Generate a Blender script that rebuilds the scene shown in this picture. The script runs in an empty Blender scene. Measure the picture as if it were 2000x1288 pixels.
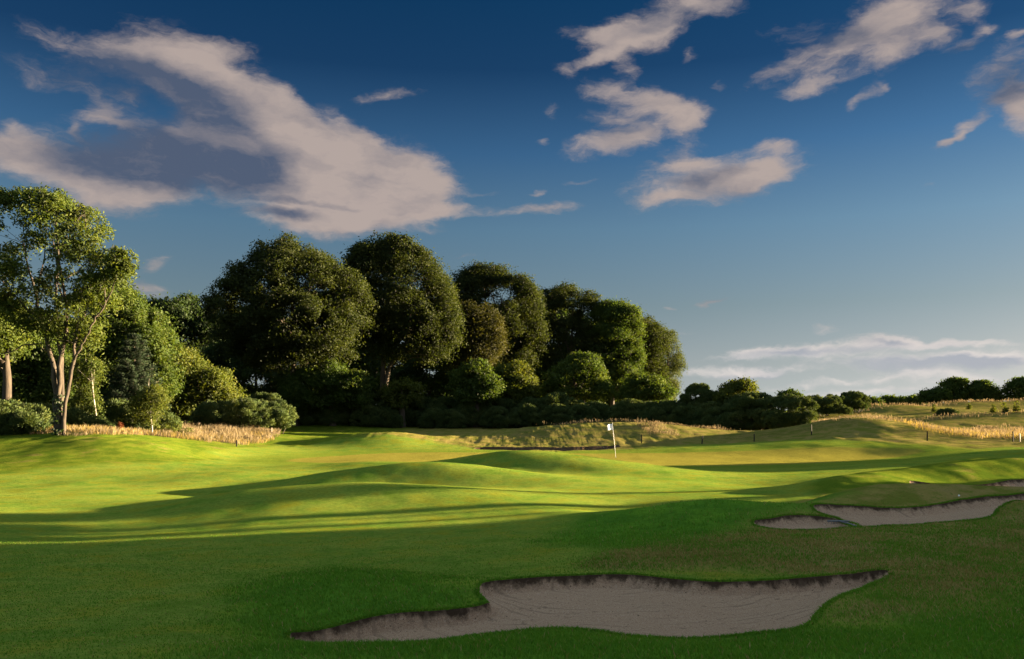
import bpy, math, os
import numpy as np
from mathutils import Vector
SKIP = os.environ.get('SKIP', '')          # only for quick layout tests
rng = np.random.default_rng(7)
SC = bpy.context.scene
COL = SC.collection
R = math.radians
F, ZC, HOR = 1600.0, 3.0, 800.0            # focal length in photo pixels, eye height, horizon row

def W(px, py, d):
    return np.array([(px - 1000.0) / F * d, d, ZC + (HOR - py) / F * d])
def X(px, d): return (px - 1000.0) / F * d
def Zv(py, d): return ZC + (HOR - py) / F * d

SUN_AZ, SUN_EL = R(75), R(6.0)
SUN = np.array([math.sin(SUN_AZ) * math.cos(SUN_EL), math.cos(SUN_AZ) * math.cos(SUN_EL), math.sin(SUN_EL)])

# ---------------------------------------------------------------- object helpers
def tag(o, label=None, cat=None, group=None, kind=None):
    if label: o['label'] = label
    if cat: o['category'] = cat
    if group: o['group'] = group
    if kind: o['kind'] = kind
    return o
def mesh_np(name, verts, faces_flat, sizes, mats, parent=None, smooth=False, attrs=None, midx=None):
    me = bpy.data.meshes.new(name)
    verts = np.ascontiguousarray(verts, dtype=np.float32)
    faces_flat = np.ascontiguousarray(faces_flat, dtype=np.int32)
    sizes = np.ascontiguousarray(sizes, dtype=np.int32)
    me.vertices.add(len(verts)); me.vertices.foreach_set('co', verts.ravel())
    me.loops.add(len(faces_flat)); me.loops.foreach_set('vertex_index', faces_flat)
    me.polygons.add(len(sizes))
    st = np.zeros(len(sizes), np.int32); st[1:] = np.cumsum(sizes)[:-1]
    me.polygons.foreach_set('loop_start', st)
    for m in (mats if isinstance(mats, (list, tuple)) else [mats]): me.materials.append(m)
    if midx is not None: me.polygons.foreach_set('material_index', np.ascontiguousarray(midx, np.int32))
    me.polygons.foreach_set('use_smooth', np.full(len(sizes), bool(smooth)))
    for k, v in (attrs or {}).items():
        v = np.ascontiguousarray(v, np.float32)
        if v.ndim == 1:
            a = me.attributes.new(k, 'FLOAT', 'POINT'); a.data.foreach_set('value', v)
        else:
            a = me.attributes.new(k, 'FLOAT_COLOR', 'POINT'); a.data.foreach_set('color', v.ravel())
    me.update(calc_edges=True); me.validate()
    o = bpy.data.objects.new(name, me); COL.objects.link(o)
    if parent is not None: o.parent = parent
    return o
def empty(name, loc):
    o = bpy.data.objects.new(name, None); COL.objects.link(o)
    o.location = [float(c) for c in loc]; o.empty_display_size = 0.3
    return o
class Geo:
    """collects tubes / lathes / polygons into one mesh"""
    def __init__(s): s.v = []; s.f = []; s.n = 0
    def add(s, verts, faces):
        s.v.extend([tuple(map(float, p)) for p in verts])
        s.f.extend([[i + s.n for i in f] for f in faces]); s.n += len(verts)
    def tube(s, pts, rad, n=8, cap=True, knots=0.0):
        pts = np.array(pts, float); k = len(pts)
        tan = np.gradient(pts, axis=0); tan /= np.linalg.norm(tan, axis=1)[:, None] + 1e-9
        up = np.array([0.31, 0.95, 0.05]); vs = []
        for i in range(k):
            a = np.cross(tan[i], up); a /= np.linalg.norm(a) + 1e-9
            b = np.cross(tan[i], a)
            for j in range(n):
                t = 2 * math.pi * j / n
                r = rad[i] * (1 + knots * math.sin(3 * t + i * 1.7) * 0.5 + knots * rng.uniform(-.5, .5))
                vs.append(pts[i] + r * (math.cos(t) * a + math.sin(t) * b))
        fs = [[i * n + j, i * n + (j + 1) % n, (i + 1) * n + (j + 1) % n, (i + 1) * n + j] for i in range(k - 1) for j in range(n)]
        if cap: fs += [list(range(n))[::-1], [(k - 1) * n + j for j in range(n)]]
        s.add(vs, fs)
    def build(s, name, mat, parent=None, smooth=True):
        ff = [i for f in s.f for i in f]
        return mesh_np(name, np.array(s.v), ff, [len(f) for f in s.f], mat, parent, smooth)

# ---------------------------------------------------------------- value noise in numpy
_tab = rng.random((256, 256)).astype(np.float32)
def vnoise(x, y):
    xi = np.floor(x).astype(int); yi = np.floor(y).astype(int)
    fx = x - xi; fy = y - yi
    fx = fx * fx * (3 - 2 * fx); fy = fy * fy * (3 - 2 * fy)
    a = _tab[xi & 255, yi & 255]; b = _tab[(xi + 1) & 255, yi & 255]
    c = _tab[xi & 255, (yi + 1) & 255]; d = _tab[(xi + 1) & 255, (yi + 1) & 255]
    return (a * (1 - fx) + b * fx) * (1 - fy) + (c * (1 - fx) + d * fx) * fy - 0.5
def fbm(x, y, o=4):
    t = 0; a = 1.0
    for i in range(o):
        t = t + a * vnoise(x * 2 ** i + 17.3 * i, y * 2 ** i + 9.1 * i); a *= .5
    return t
def sstep(a, b, x):
    t = np.clip((x - a) / (b - a), 0, 1); return t * t * (3 - 2 * t)

# ---------------------------------------------------------------- node helpers
def new_mat(name):
    m = bpy.data.materials.new(name); m.use_nodes = True
    nt = m.node_tree; nt.nodes.clear()
    out = nt.nodes.new('ShaderNodeOutputMaterial')
    return m, nt, out
def N(nt, typ, **kw):
    n = nt.nodes.new(typ)
    for k, v in kw.items():
        if k in ('ins',):
            for kk, vv in v.items():
                s = n.inputs[kk]
                if hasattr(vv, 'is_output'): nt.links.new(vv, s)
                else: s.default_value = vv
        else: setattr(n, k, v)
    return n
def math_n(nt, op, a, b=None, c=None, clamp=False):
    n = nt.nodes.new('ShaderNodeMath'); n.operation = op; n.use_clamp = clamp
    for i, v in enumerate((a, b, c)):
        if v is None: continue
        if hasattr(v, 'is_output'): nt.links.new(v, n.inputs[i])
        else: n.inputs[i].default_value = v
    return n.outputs[0]
def vmath(nt, op, a, b=None, scale=None):
    n = nt.nodes.new('ShaderNodeVectorMath'); n.operation = op
    for i, v in enumerate((a, b)):
        if v is None: continue
        if hasattr(v, 'is_output'): nt.links.new(v, n.inputs[i])
        else: n.inputs[i].default_value = v
    if scale is not None: n.inputs['Scale'].default_value = scale
    return n.outputs['Value'] if op in ('LENGTH', 'DOT_PRODUCT', 'DISTANCE') else n.outputs[0]
def mixc(nt, fac, a, b, blend='MIX'):
    n = nt.nodes.new('ShaderNodeMix'); n.data_type = 'RGBA'; n.blend_type = blend
    for s, v in ((n.inputs[0], fac), (n.inputs[6], a), (n.inputs[7], b)):
        if hasattr(v, 'is_output'): nt.links.new(v, s)
        elif isinstance(v, (int, float)): s.default_value = v
        else: s.default_value = (*v[:3], 1)
    return n.outputs[2]
def maprange(nt, v, a, b, c=0.0, d=1.0, smooth=True):
    n = nt.nodes.new('ShaderNodeMapRange')
    n.interpolation_type = 'SMOOTHSTEP' if smooth else 'LINEAR'; n.clamp = True
    nt.links.new(v, n.inputs[0])
    for i, q in zip((1, 2, 3, 4), (a, b, c, d)): n.inputs[i].default_value = q
    return n.outputs[0]
def noise(nt, vec, scale, detail=4, rough=.55, dist=0.0, out=0):
    n = N(nt, 'ShaderNodeTexNoise', ins={'Scale': scale, 'Detail': detail, 'Roughness': rough, 'Distortion': dist})
    if vec is not None: nt.links.new(vec, n.inputs['Vector'])
    return n.outputs[out]
# ================================================================= MATERIALS
MAT = {}
def blade_normal(nt, k_h, k_n=1.0):
    """normals of standing blades: the surface normal tipped to a random side"""
    geo = N(nt, 'ShaderNodeNewGeometry')
    big = vmath(nt, 'SCALE', geo.outputs['Position'], scale=937.0)
    wn = N(nt, 'ShaderNodeTexWhiteNoise', noise_dimensions='3D'); nt.links.new(big, wn.inputs['Vector'])
    r = vmath(nt, 'SUBTRACT', wn.outputs['Color'], (.5, .5, .5))
    r = vmath(nt, 'MULTIPLY', r, (2 * k_h, 2 * k_h, .5))
    nn = vmath(nt, 'SCALE', geo.outputs['Normal'], scale=k_n)
    return vmath(nt, 'NORMALIZE', vmath(nt, 'ADD', nn, r)), geo
def make_turf():
    m, nt, out = new_mat('turf')
    nrm, geo = blade_normal(nt, .95, .8)
    P = geo.outputs['Position']
    zone = N(nt, 'ShaderNodeAttribute', attribute_name='zone')
    sep = N(nt, 'ShaderNodeSeparateColor'); nt.links.new(zone.outputs['Color'], sep.inputs[0])
    green, rough, fringe = sep.outputs[0], sep.outputs[1], sep.outputs[2]
    n1 = noise(nt, P, .22, 3, .5); n2 = noise(nt, P, 1.1, 5, .6); n3 = noise(nt, P, 9.0, 4, .6); n4 = noise(nt, P, 60, 3, .7)
    fair = mixc(nt, maprange(nt, n1, .3, .7), (.094, .172, .025), (.168, .226, .036))
    fair = mixc(nt, maprange(nt, n2, .35, .75), fair, (.170, .182, .018))
    fair = mixc(nt, math_n(nt, 'MULTIPLY', maprange(nt, n2, .52, .30), .7), fair, (.082, .142, .012))
    # mower passes: faint alternate lanes
    mw = N(nt, 'ShaderNodeTexWave', wave_type='BANDS', bands_direction='X', ins={'Scale': .14, 'Distortion': 1.2, 'Detail': 1.0, 'Detail Scale': .3})
    mp = N(nt, 'ShaderNodeMapping'); mp.inputs['Rotation'].default_value = (0, 0, R(62)); nt.links.new(P, mp.inputs[0]); nt.links.new(mp.outputs[0], mw.inputs['Vector'])
    fair = mixc(nt, math_n(nt, 'MULTIPLY', maprange(nt, mw.outputs['Fac'], .35, .65), .16), fair, (.200, .235, .040))
    lsh = N(nt, 'ShaderNodeAttribute', attribute_name='lush').outputs['Fac']
    fair = mixc(nt, lsh, fair, mixc(nt, maprange(nt, n2, .3, .7), (.052, .135, .014), (.095, .205, .018)))
    rgh = mixc(nt, maprange(nt, n2, .38, .62), (.125, .132, .024), (.220, .172, .052))
    rgh = mixc(nt, maprange(nt, noise(nt, P, .55, 5, .65), .5, .72), rgh, (.215, .165, .062))
    rgh = mixc(nt, maprange(nt, n3, .52, .68), rgh, (.078, .105, .017))
    tan = N(nt, 'ShaderNodeAttribute', attribute_name='tan').outputs['Fac']
    rgl = mixc(nt, maprange(nt, n2, .38, .62), (.080, .125, .012), (.135, .165, .017))
    rgl = mixc(nt, maprange(nt, noise(nt, P, .55, 5, .65), .56, .72), rgl, (.165, .140, .040))
    rgl = mixc(nt, maprange(nt, n3, .52, .66), rgl, (.060, .095, .010))
    rgh = mixc(nt, tan, rgl, rgh)
    dn = N(nt, 'ShaderNodeAttribute', attribute_name='dune').outputs['Fac']
    dcol = mixc(nt, maprange(nt, noise(nt, P, .8, 5, .65), .35, .65), (.095, .105, .020), (.180, .140, .048))
    dcol = mixc(nt, maprange(nt, noise(nt, P, 2.6, 5, .7), .53, .66), dcol, (.055, .066, .014))
    rgh = mixc(nt, math_n(nt, 'MULTIPLY', dn, .8), rgh, dcol)
    grn = mixc(nt, n2, (.190, .180, .028), (.215, .190, .036))
    c = mixc(nt, rough, fair, rgh)
    c = mixc(nt, math_n(nt, 'MULTIPLY', fringe, .5), c, (.120, .165, .018))
    c = mixc(nt, green, c, grn)
    v = math_n(nt, 'ADD', math_n(nt, 'MULTIPLY', n3, .8), math_n(nt, 'MULTIPLY', n4, .8))
    c = mixc(nt, 1.0, c, N(nt, 'ShaderNodeCombineColor').outputs[0], 'MULTIPLY')
    comb = [x for x in nt.nodes if x.bl_idname == 'ShaderNodeCombineColor'][-1]
    vv = maprange(nt, v, .35, 1.25, .45, 1.5, False)
    for i in range(3): nt.links.new(vv, comb.inputs[i])
    d = N(nt, 'ShaderNodeBsdfDiffuse', ins={'Color': c, 'Normal': nrm})
    t = N(nt, 'ShaderNodeBsdfDiffuse', ins={'Color': c})
    mx = N(nt, 'ShaderNodeMixShader', ins={0: .30}); nt.links.new(d.outputs[0], mx.inputs[1]); nt.links.new(t.outputs[0], mx.inputs[2])
    nt.links.new(mx.outputs[0], out.inputs[0]); MAT['turf'] = m
def make_sand():
    m, nt, out = new_mat('sand')
    geo = N(nt, 'ShaderNodeNewGeometry'); P = geo.outputs['Position']
    soil_shade = N(nt, 'ShaderNodeAttribute', attribute_name='soil_shade').outputs['Fac']
    n2 = noise(nt, P, 1.6, 4, .6); n3 = noise(nt, P, 38, 4, .75); n4 = noise(nt, P, 150, 2, .7); nb = noise(nt, P, 5.5, 6, .65)
    c = mixc(nt, n2, (.50, .325, .200), (.61, .425, .275))
    c = mixc(nt, maprange(nt, n4, .35, .70), [.25, .165, .115], c)
    c = mixc(nt, maprange(nt, n3, .57, .68), c, (.15, .10, .07))
    c = mixc(nt, maprange(nt, n3, .42, .30), c, (.52, .41, .32))
    vo = N(nt, 'ShaderNodeTexVoronoi', ins={'Scale': 11.0, 'Randomness': 1.0}); nt.links.new(P, vo.inputs['Vector'])
    c = mixc(nt, maprange(nt, vo.outputs['Distance'], .13, .07), c, (.055, .038, .026))
    c = mixc(nt, math_n(nt, 'MULTIPLY', maprange(nt, nb, .60, .70), .7), c, (.17, .115, .08))
    sfac = math_n(nt, 'ADD', soil_shade, math_n(nt, 'MULTIPLY', math_n(nt, 'SUBTRACT', noise(nt, P, 3.5, 6, .72), .52), 2.0))
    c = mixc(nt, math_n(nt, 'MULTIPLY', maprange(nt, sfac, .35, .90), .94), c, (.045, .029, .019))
    # rake furrows
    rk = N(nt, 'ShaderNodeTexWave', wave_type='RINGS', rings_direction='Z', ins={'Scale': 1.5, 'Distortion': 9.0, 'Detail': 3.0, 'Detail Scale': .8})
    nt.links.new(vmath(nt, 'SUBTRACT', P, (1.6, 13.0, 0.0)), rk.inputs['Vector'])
    hgt = math_n(nt, 'ADD', math_n(nt, 'MULTIPLY', rk.outputs['Fac'], .16), math_n(nt, 'ADD', math_n(nt, 'MULTIPLY', n3, .8), math_n(nt, 'MULTIPLY', nb, .8)))
    c = mixc(nt, math_n(nt, 'MULTIPLY', math_n(nt, 'MULTIPLY', maprange(nt, rk.outputs['Fac'], .22, .0), maprange(nt, n2, .42, .62)), .5), c, (.19, .13, .09))  # furrow shading painted in as darker sand, since the bump shows little
    bp = N(nt, 'ShaderNodeBump', ins={'Strength': 1.0, 'Distance': .03}); nt.links.new(hgt, bp.inputs['Height'])
    d = N(nt, 'ShaderNodeBsdfDiffuse', ins={'Color': c, 'Roughness': .8}); nt.links.new(bp.outputs[0], d.inputs['Normal'])
    nt.links.new(d.outputs[0], out.inputs[0]); MAT['sand'] = m
def leaf_mat(name, dark, mid, light, trans=.42, gloss=.012, twarm=(1.25, 1.2, .5), puff=.6):
    m, nt, out = new_mat(name)
    a = N(nt, 'ShaderNodeAttribute', attribute_name='tint').outputs['Fac']
    geo = N(nt, 'ShaderNodeNewGeometry')
    n1 = noise(nt, geo.outputs['Position'], .35, 3, .6)
    f = math_n(nt, 'ADD', a, math_n(nt, 'MULTIPLY', math_n(nt, 'SUBTRACT', n1, .5), .9))
    c = mixc(nt, maprange(nt, f, .0, .5, smooth=False), dark, mid)
    c = mixc(nt, maprange(nt, f, .5, 1.0, smooth=False), c, light)
    # leaves of one spray share the light of their clump
    pf = N(nt, 'ShaderNodeAttribute', attribute_name='puff').outputs['Vector']
    vt = N(nt, 'ShaderNodeVectorTransform', vector_type='NORMAL', convert_from='OBJECT', convert_to='WORLD'); nt.links.new(pf, vt.inputs[0])
    nn = vmath(nt, 'NORMALIZE', vmath(nt, 'ADD', vmath(nt, 'SCALE', geo.outputs['Normal'], scale=.55), vmath(nt, 'SCALE', vt.outputs[0], scale=puff)))
    d = N(nt, 'ShaderNodeBsdfDiffuse', ins={'Color': c, 'Normal': nn})
    t = N(nt, 'ShaderNodeBsdfTranslucent', ins={'Color': mixc(nt, 1.0, c, twarm, 'MULTIPLY')})
    mx = N(nt, 'ShaderNodeMixShader', ins={0: trans}); nt.links.new(d.outputs[0], mx.inputs[1]); nt.links.new(t.outputs[0], mx.inputs[2])
    g = N(nt, 'ShaderNodeBsdfGlossy', ins={'Roughness': .6, 'Color': (.6, .6, .6, 1)})
    m2 = N(nt, 'ShaderNodeMixShader', ins={0: gloss}); nt.links.new(mx.outputs[0], m2.inputs[1]); nt.links.new(g.outputs[0], m2.inputs[2])
    nt.links.new(m2.outputs[0], out.inputs[0]); MAT[name] = m
def bark_mat(name, a, b, sc=6.0):
    m, nt, out = new_mat(name)
    tc = N(nt, 'ShaderNodeTexCoord').outputs['Object']
    v = vmath(nt, 'MULTIPLY', tc, (1, 1, .18))
    n1 = noise(nt, v, sc, 6, .65); n2 = noise(nt, tc, 1.2, 3, .5)
    c = mixc(nt, maprange(nt, n1, .35, .65), a, b)
    c = mixc(nt, maprange(nt, n2, .55, .75), c, [x * .7 for x in b])
    bp = N(nt, 'ShaderNodeBump', ins={'Strength': .8, 'Distance': .03}); nt.links.new(n1, bp.inputs['Height'])
    p = N(nt, 'ShaderNodeBsdfPrincipled', ins={'Base Color': c, 'Roughness': .9}); nt.links.new(bp.outputs[0], p.inputs['Normal'])
    nt.links.new(p.outputs[0], out.inputs[0]); MAT[name] = m
def plain_mat(name, col, rough=.6, var=.15, metal=0.0, sc=14.0):
    m, nt, out = new_mat(name)
    tc = N(nt, 'ShaderNodeTexCoord').outputs['Object']
    n1 = noise(nt, tc, sc, 4, .6)
    c = mixc(nt, n1, [x * (1 - var) for x in col], [min(1, x * (1 + var)) for x in col])
    p = N(nt, 'ShaderNodeBsdfPrincipled', ins={'Base Color': c, 'Roughness': rough, 'Metallic': metal})
    nt.links.new(p.outputs[0], out.inputs[0]); MAT[name] = m
make_turf(); make_sand()
leaf_mat('leaf_beech', (.012, .019, .005), (.024, .033, .007), (.044, .052, .010))
leaf_mat('leaf_beech_brown', (.014, .018, .005), (.030, .031, .007), (.050, .048, .011))
leaf_mat('leaf_ash', (.026, .044, .007), (.054, .076, .012), (.096, .108, .022))
leaf_mat('leaf_green', (.020, .038, .007), (.038, .062, .010), (.072, .088, .016))
leaf_mat('leaf_yellow', (.032, .048, .008), (.062, .078, .012), (.100, .102, .019))
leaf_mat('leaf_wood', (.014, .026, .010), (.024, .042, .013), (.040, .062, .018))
leaf_mat('leaf_willow', (.026, .038, .013), (.048, .062, .021), (.080, .090, .034))
leaf_mat('gorse_needles', (.020, .038, .013), (.048, .068, .020), (.105, .115, .032), trans=.2)
leaf_mat('pine_needles', (.012, .022, .012), (.022, .036, .018), (.042, .056, .028), trans=.12)
leaf_mat('ivy_leaf', (.020, .044, .009), (.036, .070, .013), (.070, .100, .020), gloss=.08)
leaf_mat('hay', (.11, .086, .050), (.185, .146, .088), (.27, .222, .145), trans=.3, gloss=.0, twarm=(1.1, 1.0, .8), puff=0.0)
leaf_mat('lawn_blade', (.052, .140, .016), (.092, .210, .022), (.160, .240, .034), trans=.4, gloss=.0, puff=0.0)
leaf_mat('dry_blade', (.150, .130, .034), (.260, .190, .072), (.390, .285, .140), trans=.3, gloss=.0, puff=0.0)
leaf_mat('dock_seed', (.07, .018, .008), (.11, .032, .012), (.15, .05, .018), trans=.2, puff=0.0)
bark_mat('bark', (.026, .019, .012), (.070, .048, .031)); bark_mat('ash_bark', (.016, .0115, .007), (.052, .037, .023), 7)
bark_mat('birch_bark', (.16, .135, .10), (.36, .33, .28), 7)
plain_mat('dark_timber', (.006, .0045, .0035), .95); plain_mat('pale_timber', (.32, .26, .20), .8)
plain_mat('white_paint', (.80, .80, .78), .35, .04); plain_mat('flag_cloth', (.78, .79, .86), .8, .06); plain_mat('tee_white', (.70, .70, .68), .5, .05)
plain_mat('rake_metal', (.10, .11, .12), .45, .1, .3); plain_mat('cup_liner', (.25, .25, .25), .6)
# ================================================================= TERRAIN
# ground points: (photo column, photo row, metres away) -> world; plus points outside the view
BASE = [(1000,1288,5.9),(0,1288,6.2),(500,1288,6.0),(1500,1288,6.0),(2000,1288,6.4),
 (0,1150,11.5),(500,1150,11.5),(300,1220,8.6),(0,1060,18.5),(300,1060,18.2),(500,1060,18),(700,1080,16),(850,1110,13.6),
 (0,990,25.5),(200,985,27),(0,930,36),(200,930,36.5),(400,935,37),
 (1000,1060,17.5),(1000,1000,23.5),(1200,1052,17.0),(1320,1060,15.2),(1500,1062,14.4),(1700,1062,14.4),(1900,1050,15.2),(2000,1055,15),
 (1100,1120,12.2),(1400,1120,12.0),(1700,1115,12.2),(1300,1092,13.2),(1500,1090,12.9),(1750,1085,13.0),(2000,1100,13.5),(2000,1200,9),(1800,1230,7.9),
 (600,900,49),(700,897,50),(400,905,47),(1200,896,51.6),(1500,893,53),(1700,888,54),(1900,885,51),(1990,878,52),
 (900,960,30.2),(1200,962,29.5),(1350,962,29),(1400,935,36),(1600,915,42),(1750,905,45),(1480,965,27),
 (600,868,68),(800,872,66),(1000,874,63),(1350,870,63),(1600,868,58),(1800,872,55),(1900,869,57),
 (570,842,88),(650,828,95),(800,833,97),(1000,833,97),(1300,839,91),(1450,840,89),(1590,840,84),
 (0,882,44),(100,864,46.5),(200,856,47.5),(300,866,47),(400,893,46),(450,895,49),
 (120,846,50),(0,848,51),(300,852,56),(460,869,60),(530,852,70),(200,842,60),(300,836,72),(100,842,60),
 (1650,818,100),(1700,803,120),(1850,822,88),(1990,864,58),(1900,846,73),(2000,845,76),(1780,828,85)]
WORLD = [(0,0,1.35),(0,-25,1.6),(-25,-5,1.3),(25,-5,1.4),(12,5,1.05),(-10,5,1.0),(-30,20,.3),(-40,35,.3),(-60,60,1.6),(-45,45,1.3),
 (30,20,.9),(50,30,1.3),(80,40,1.6),(60,60,1.3),(90,90,2.0),(20,28,.7),(0,-70,2),(-80,-20,1.6),(80,-20,1.6),(-120,100,2),(-70,110,1.6),(-20,120,1.4),(30,125,1.4),
 (130,140,3.5),(0,200,1.4),(150,200,2.2),(-150,220,2.4),(300,150,2),(-300,150,3),(300,-60,2),(-300,-60,2),(0,450,.5),(400,450,.5),(-400,450,1.0),(0,1500,0),(600,1500,0),(-600,1500,0)]
class TPS:
    def __init__(s, P, lam=0.0):
        P = np.array(P, float); s.c = P[:, :2]; n = len(P)
        K = s.phi(s.c, s.c) + lam * np.eye(n)
        Q = np.c_[np.ones(n), s.c]
        A = np.block([[K, Q], [Q.T, np.zeros((3, 3))]])
        w = np.linalg.solve(A, np.r_[P[:, 2], np.zeros(3)]); s.w = w[:n]; s.a = w[n:]
    def phi(s, a, b):
        r2 = ((a[:, None, :] - b[None]) ** 2).sum(-1)
        return 0.5 * r2 * np.log(r2 + 1e-6) / 1000.0
    def __call__(s, p):
        out = np.empty(len(p))
        for i in range(0, len(p), 20000):
            q = p[i:i + 20000]; out[i:i + 20000] = s.phi(q, s.c) @ s.w + s.a[0] + q @ s.a[1:]
        return out
base = TPS([tuple(W(*p)) for p in BASE] + WORLD, lam=.004)
LAYERS = []
def height0(p):
    p = np.asarray(p, float)
    z = base(p)
    for c, w, sg in LAYERS:
        for (cx, cy), wi, si in zip(c, w, sg):
            r2 = (p[:, 0] - cx) ** 2 + (p[:, 1] - cy) ** 2
            m = r2 < (4.2 * si) ** 2
            z[m] += wi * np.exp(-r2[m] / (2 * si * si))
    return z
ALLP = []
def layer(pts, sig, lam=.012):
    """pts (px,py,d[,sigma]) that the ground must pass through; soft gaussian bumps solve the rest"""
    P = np.array([W(*p[:3]) for p in pts]); sg = np.array([p[3] if len(p) > 3 else sig for p in pts], float)
    res = P[:, 2] - height0(P[:, :2])
    r2 = ((P[:, None, :2] - P[None, :, :2]) ** 2).sum(-1)
    K = np.exp(-r2 / (2 * sg[None] ** 2))
    w = np.linalg.solve(K.T @ K + lam * np.eye(len(P)), K.T @ res)
    LAYERS.append((P[:, :2], w, sg)); ALLP.extend(pts)
# far mounds
layer([(1000,842,72),(1050,834,74),(1100,829,75),(1180,825,76),(1260,825,76),(1330,832,75),(1430,842,74)] + [(1010,879,61),(1100,881,61),(1190,878,61.5),(1300,872,63)], 5.0)
layer([(560,866,66),(650,855,67),(700,848,68),(750,844,68),(800,848,68),(850,854,68),(940,863,67)], 3.6)
layer([(1480,855,68),(1560,842,68),(1620,826,69),(1675,814,70),(1720,819,70),(1790,836,70),(1860,848,70)], 4.6)
# dunes on the right
layer([(1650,806,125),(1700,795,130),(1750,790,132),(1800,796,134),(1840,789,138),(1880,783,140),(1920,788,139),(1950,784,140),(2000,782,140),(2080,782,140),(2200,783,140)] +
      [(1640,822,108),(1720,815,110),(1800,820,112),(1880,818,113),(1950,816,113),(2030,814,113),(2150,812,113)], 6.5)
layer([(1740,826,93),(1800,822,93),(1850,817,94),(1900,813,94),(1950,809,95),(2000,805,95),(2080,802,95)] + [(1780,838,80),(1850,843,80),(1920,845,80),(2000,843,80),(2090,842,80)], 4.0)
# long mounds in the middle
layer([(1000,883,40.5,3.0),(930,888,41,3.0),(880,898,41.5,2.8),(1080,886,40,3.0),(1160,895,39.5,3.0),(1250,908,38.5,3.0),(1350,923,37,3.0),(1450,938,35,3)] +
      [(470,960,32),(560,939,32.5),(640,925,33),(720,912,33.6),(800,904,34),(870,903,34.2),(950,911,34),(1050,924,33.2),(1150,936,32.4),(1260,946,31.5)] +
      [(260,1000,24.5),(340,984,25.2),(420,969,26),(500,956,26.8),(580,948,27.3),(660,943,27.7),(750,943,27.7),(850,948,27.4),(960,957,26.8)] +
      [(300,1032,22),(450,1015,22.8),(600,1005,23.2),(750,1002,23.4),(900,1000,23.4),(1050,995,23.6)] + [(420,930,36.5),(560,915,41),(720,902,43),(1000,950,30.2),(1150,958,29)] + [(520,962,29.6),(620,957,30.1),(720,955,30.3),(820,956,30.0)] + [(760,928,37.8),(860,922,37.9),(960,918,37.6),(1060,922,36.8)], 2.0)
# right hand mounds and bunker banks
layer([(1600,948,27.5),(1650,932,28.6),(1720,923,29.2,1.8),(1780,924,29.8),(1840,909,31),(1900,900,31.6),(1960,896,32),(2030,897,32),(2120,900,32)] + [(1790,944,28.5),(1850,947,28.4),(1920,948,28.4),(1990,940,29.3),(2060,932,29.9),(1830,949,27.4),(1900,952,26.8),(2000,951,26.6)] + [(1560,948,31.5),(1660,930,34),(1760,922,35),(1860,908,36.5)], 1.7)
layer([(1540,988,21.8),(1600,970,22.3),(1670,954,22.8),(1740,946,23.0),(1810,945,23.0),(1900,948,22.9),(2000,950,22.8),(2100,952,22.6)] +
      [(1200,998,21.6),(1290,986,20.8),(1380,979,20.2),(1460,977,20.0),(1530,986,19.7)] + [(1580,972,26),(1680,966,26.2),(1780,966,26.2),(1880,966,26),(1250,1006,23.8),(1350,1003,23.4),(1450,1000,23.2),(1530,996,23.4)], 1.35)
layer([(1590,994,19.6),(1620,989,20.2),(1700,993,20.3),(1760,996,20.2),(1800,994,20.3),(1860,984,20.8),(1930,975,21.2),(2000,972,21.5)] +
      [(1480,1022,17.9),(1520,1015,18.3),(1570,1012,18.6),(1620,1017,18.4),(1652,1024,18)] +
      [(1560,1036,17),(1660,1034,17),(1700,1031,17),(1800,1024,17.4),(1900,1017,17.8),(1940,1005,18.2),(1990,980,19)], .9)
layer([(560,1140,11.4),(700,1124,11.6),(820,1136,11.5),(560,1190,9.9),(700,1168,10.2),(850,1170,10.5),(640,1112,12.8),(780,1114,12.9)] +
      [(1740,1130,11.6),(1650,1165,10.2),(1590,1200,9.1),(1578,1224,8.5),(1720,1190,9.2),(1850,1160,10.2),(1950,1140,11)] +
      [(950,1143,11.2),(1100,1133,11.6),(1220,1130,11.7),(1320,1140,11.4),(1400,1147,11.2),(1560,1138,11.5),(1690,1129,11.8)] +
      [(700,1268,8.2),(900,1246,8.0),(1050,1230,8.1),(1150,1229,8.1),(1250,1243,7.9),(1350,1246,7.9),(1480,1240,8.0)] +
      [(590,1250,8.75),(700,1222,9.35),(850,1200,9.9),(940,1192,10.1)], .8)

if os.environ.get('RES'):
    for q in BASE + ALLP:
        w_ = W(*q[:3]); e_ = height0(w_[None, :2])[0] - w_[2]
        if abs(e_) / q[2] * F > 4: print('RES', q, 'dz %.2f  dpx %.1f' % (e_, -e_ / q[2] * F))
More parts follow.
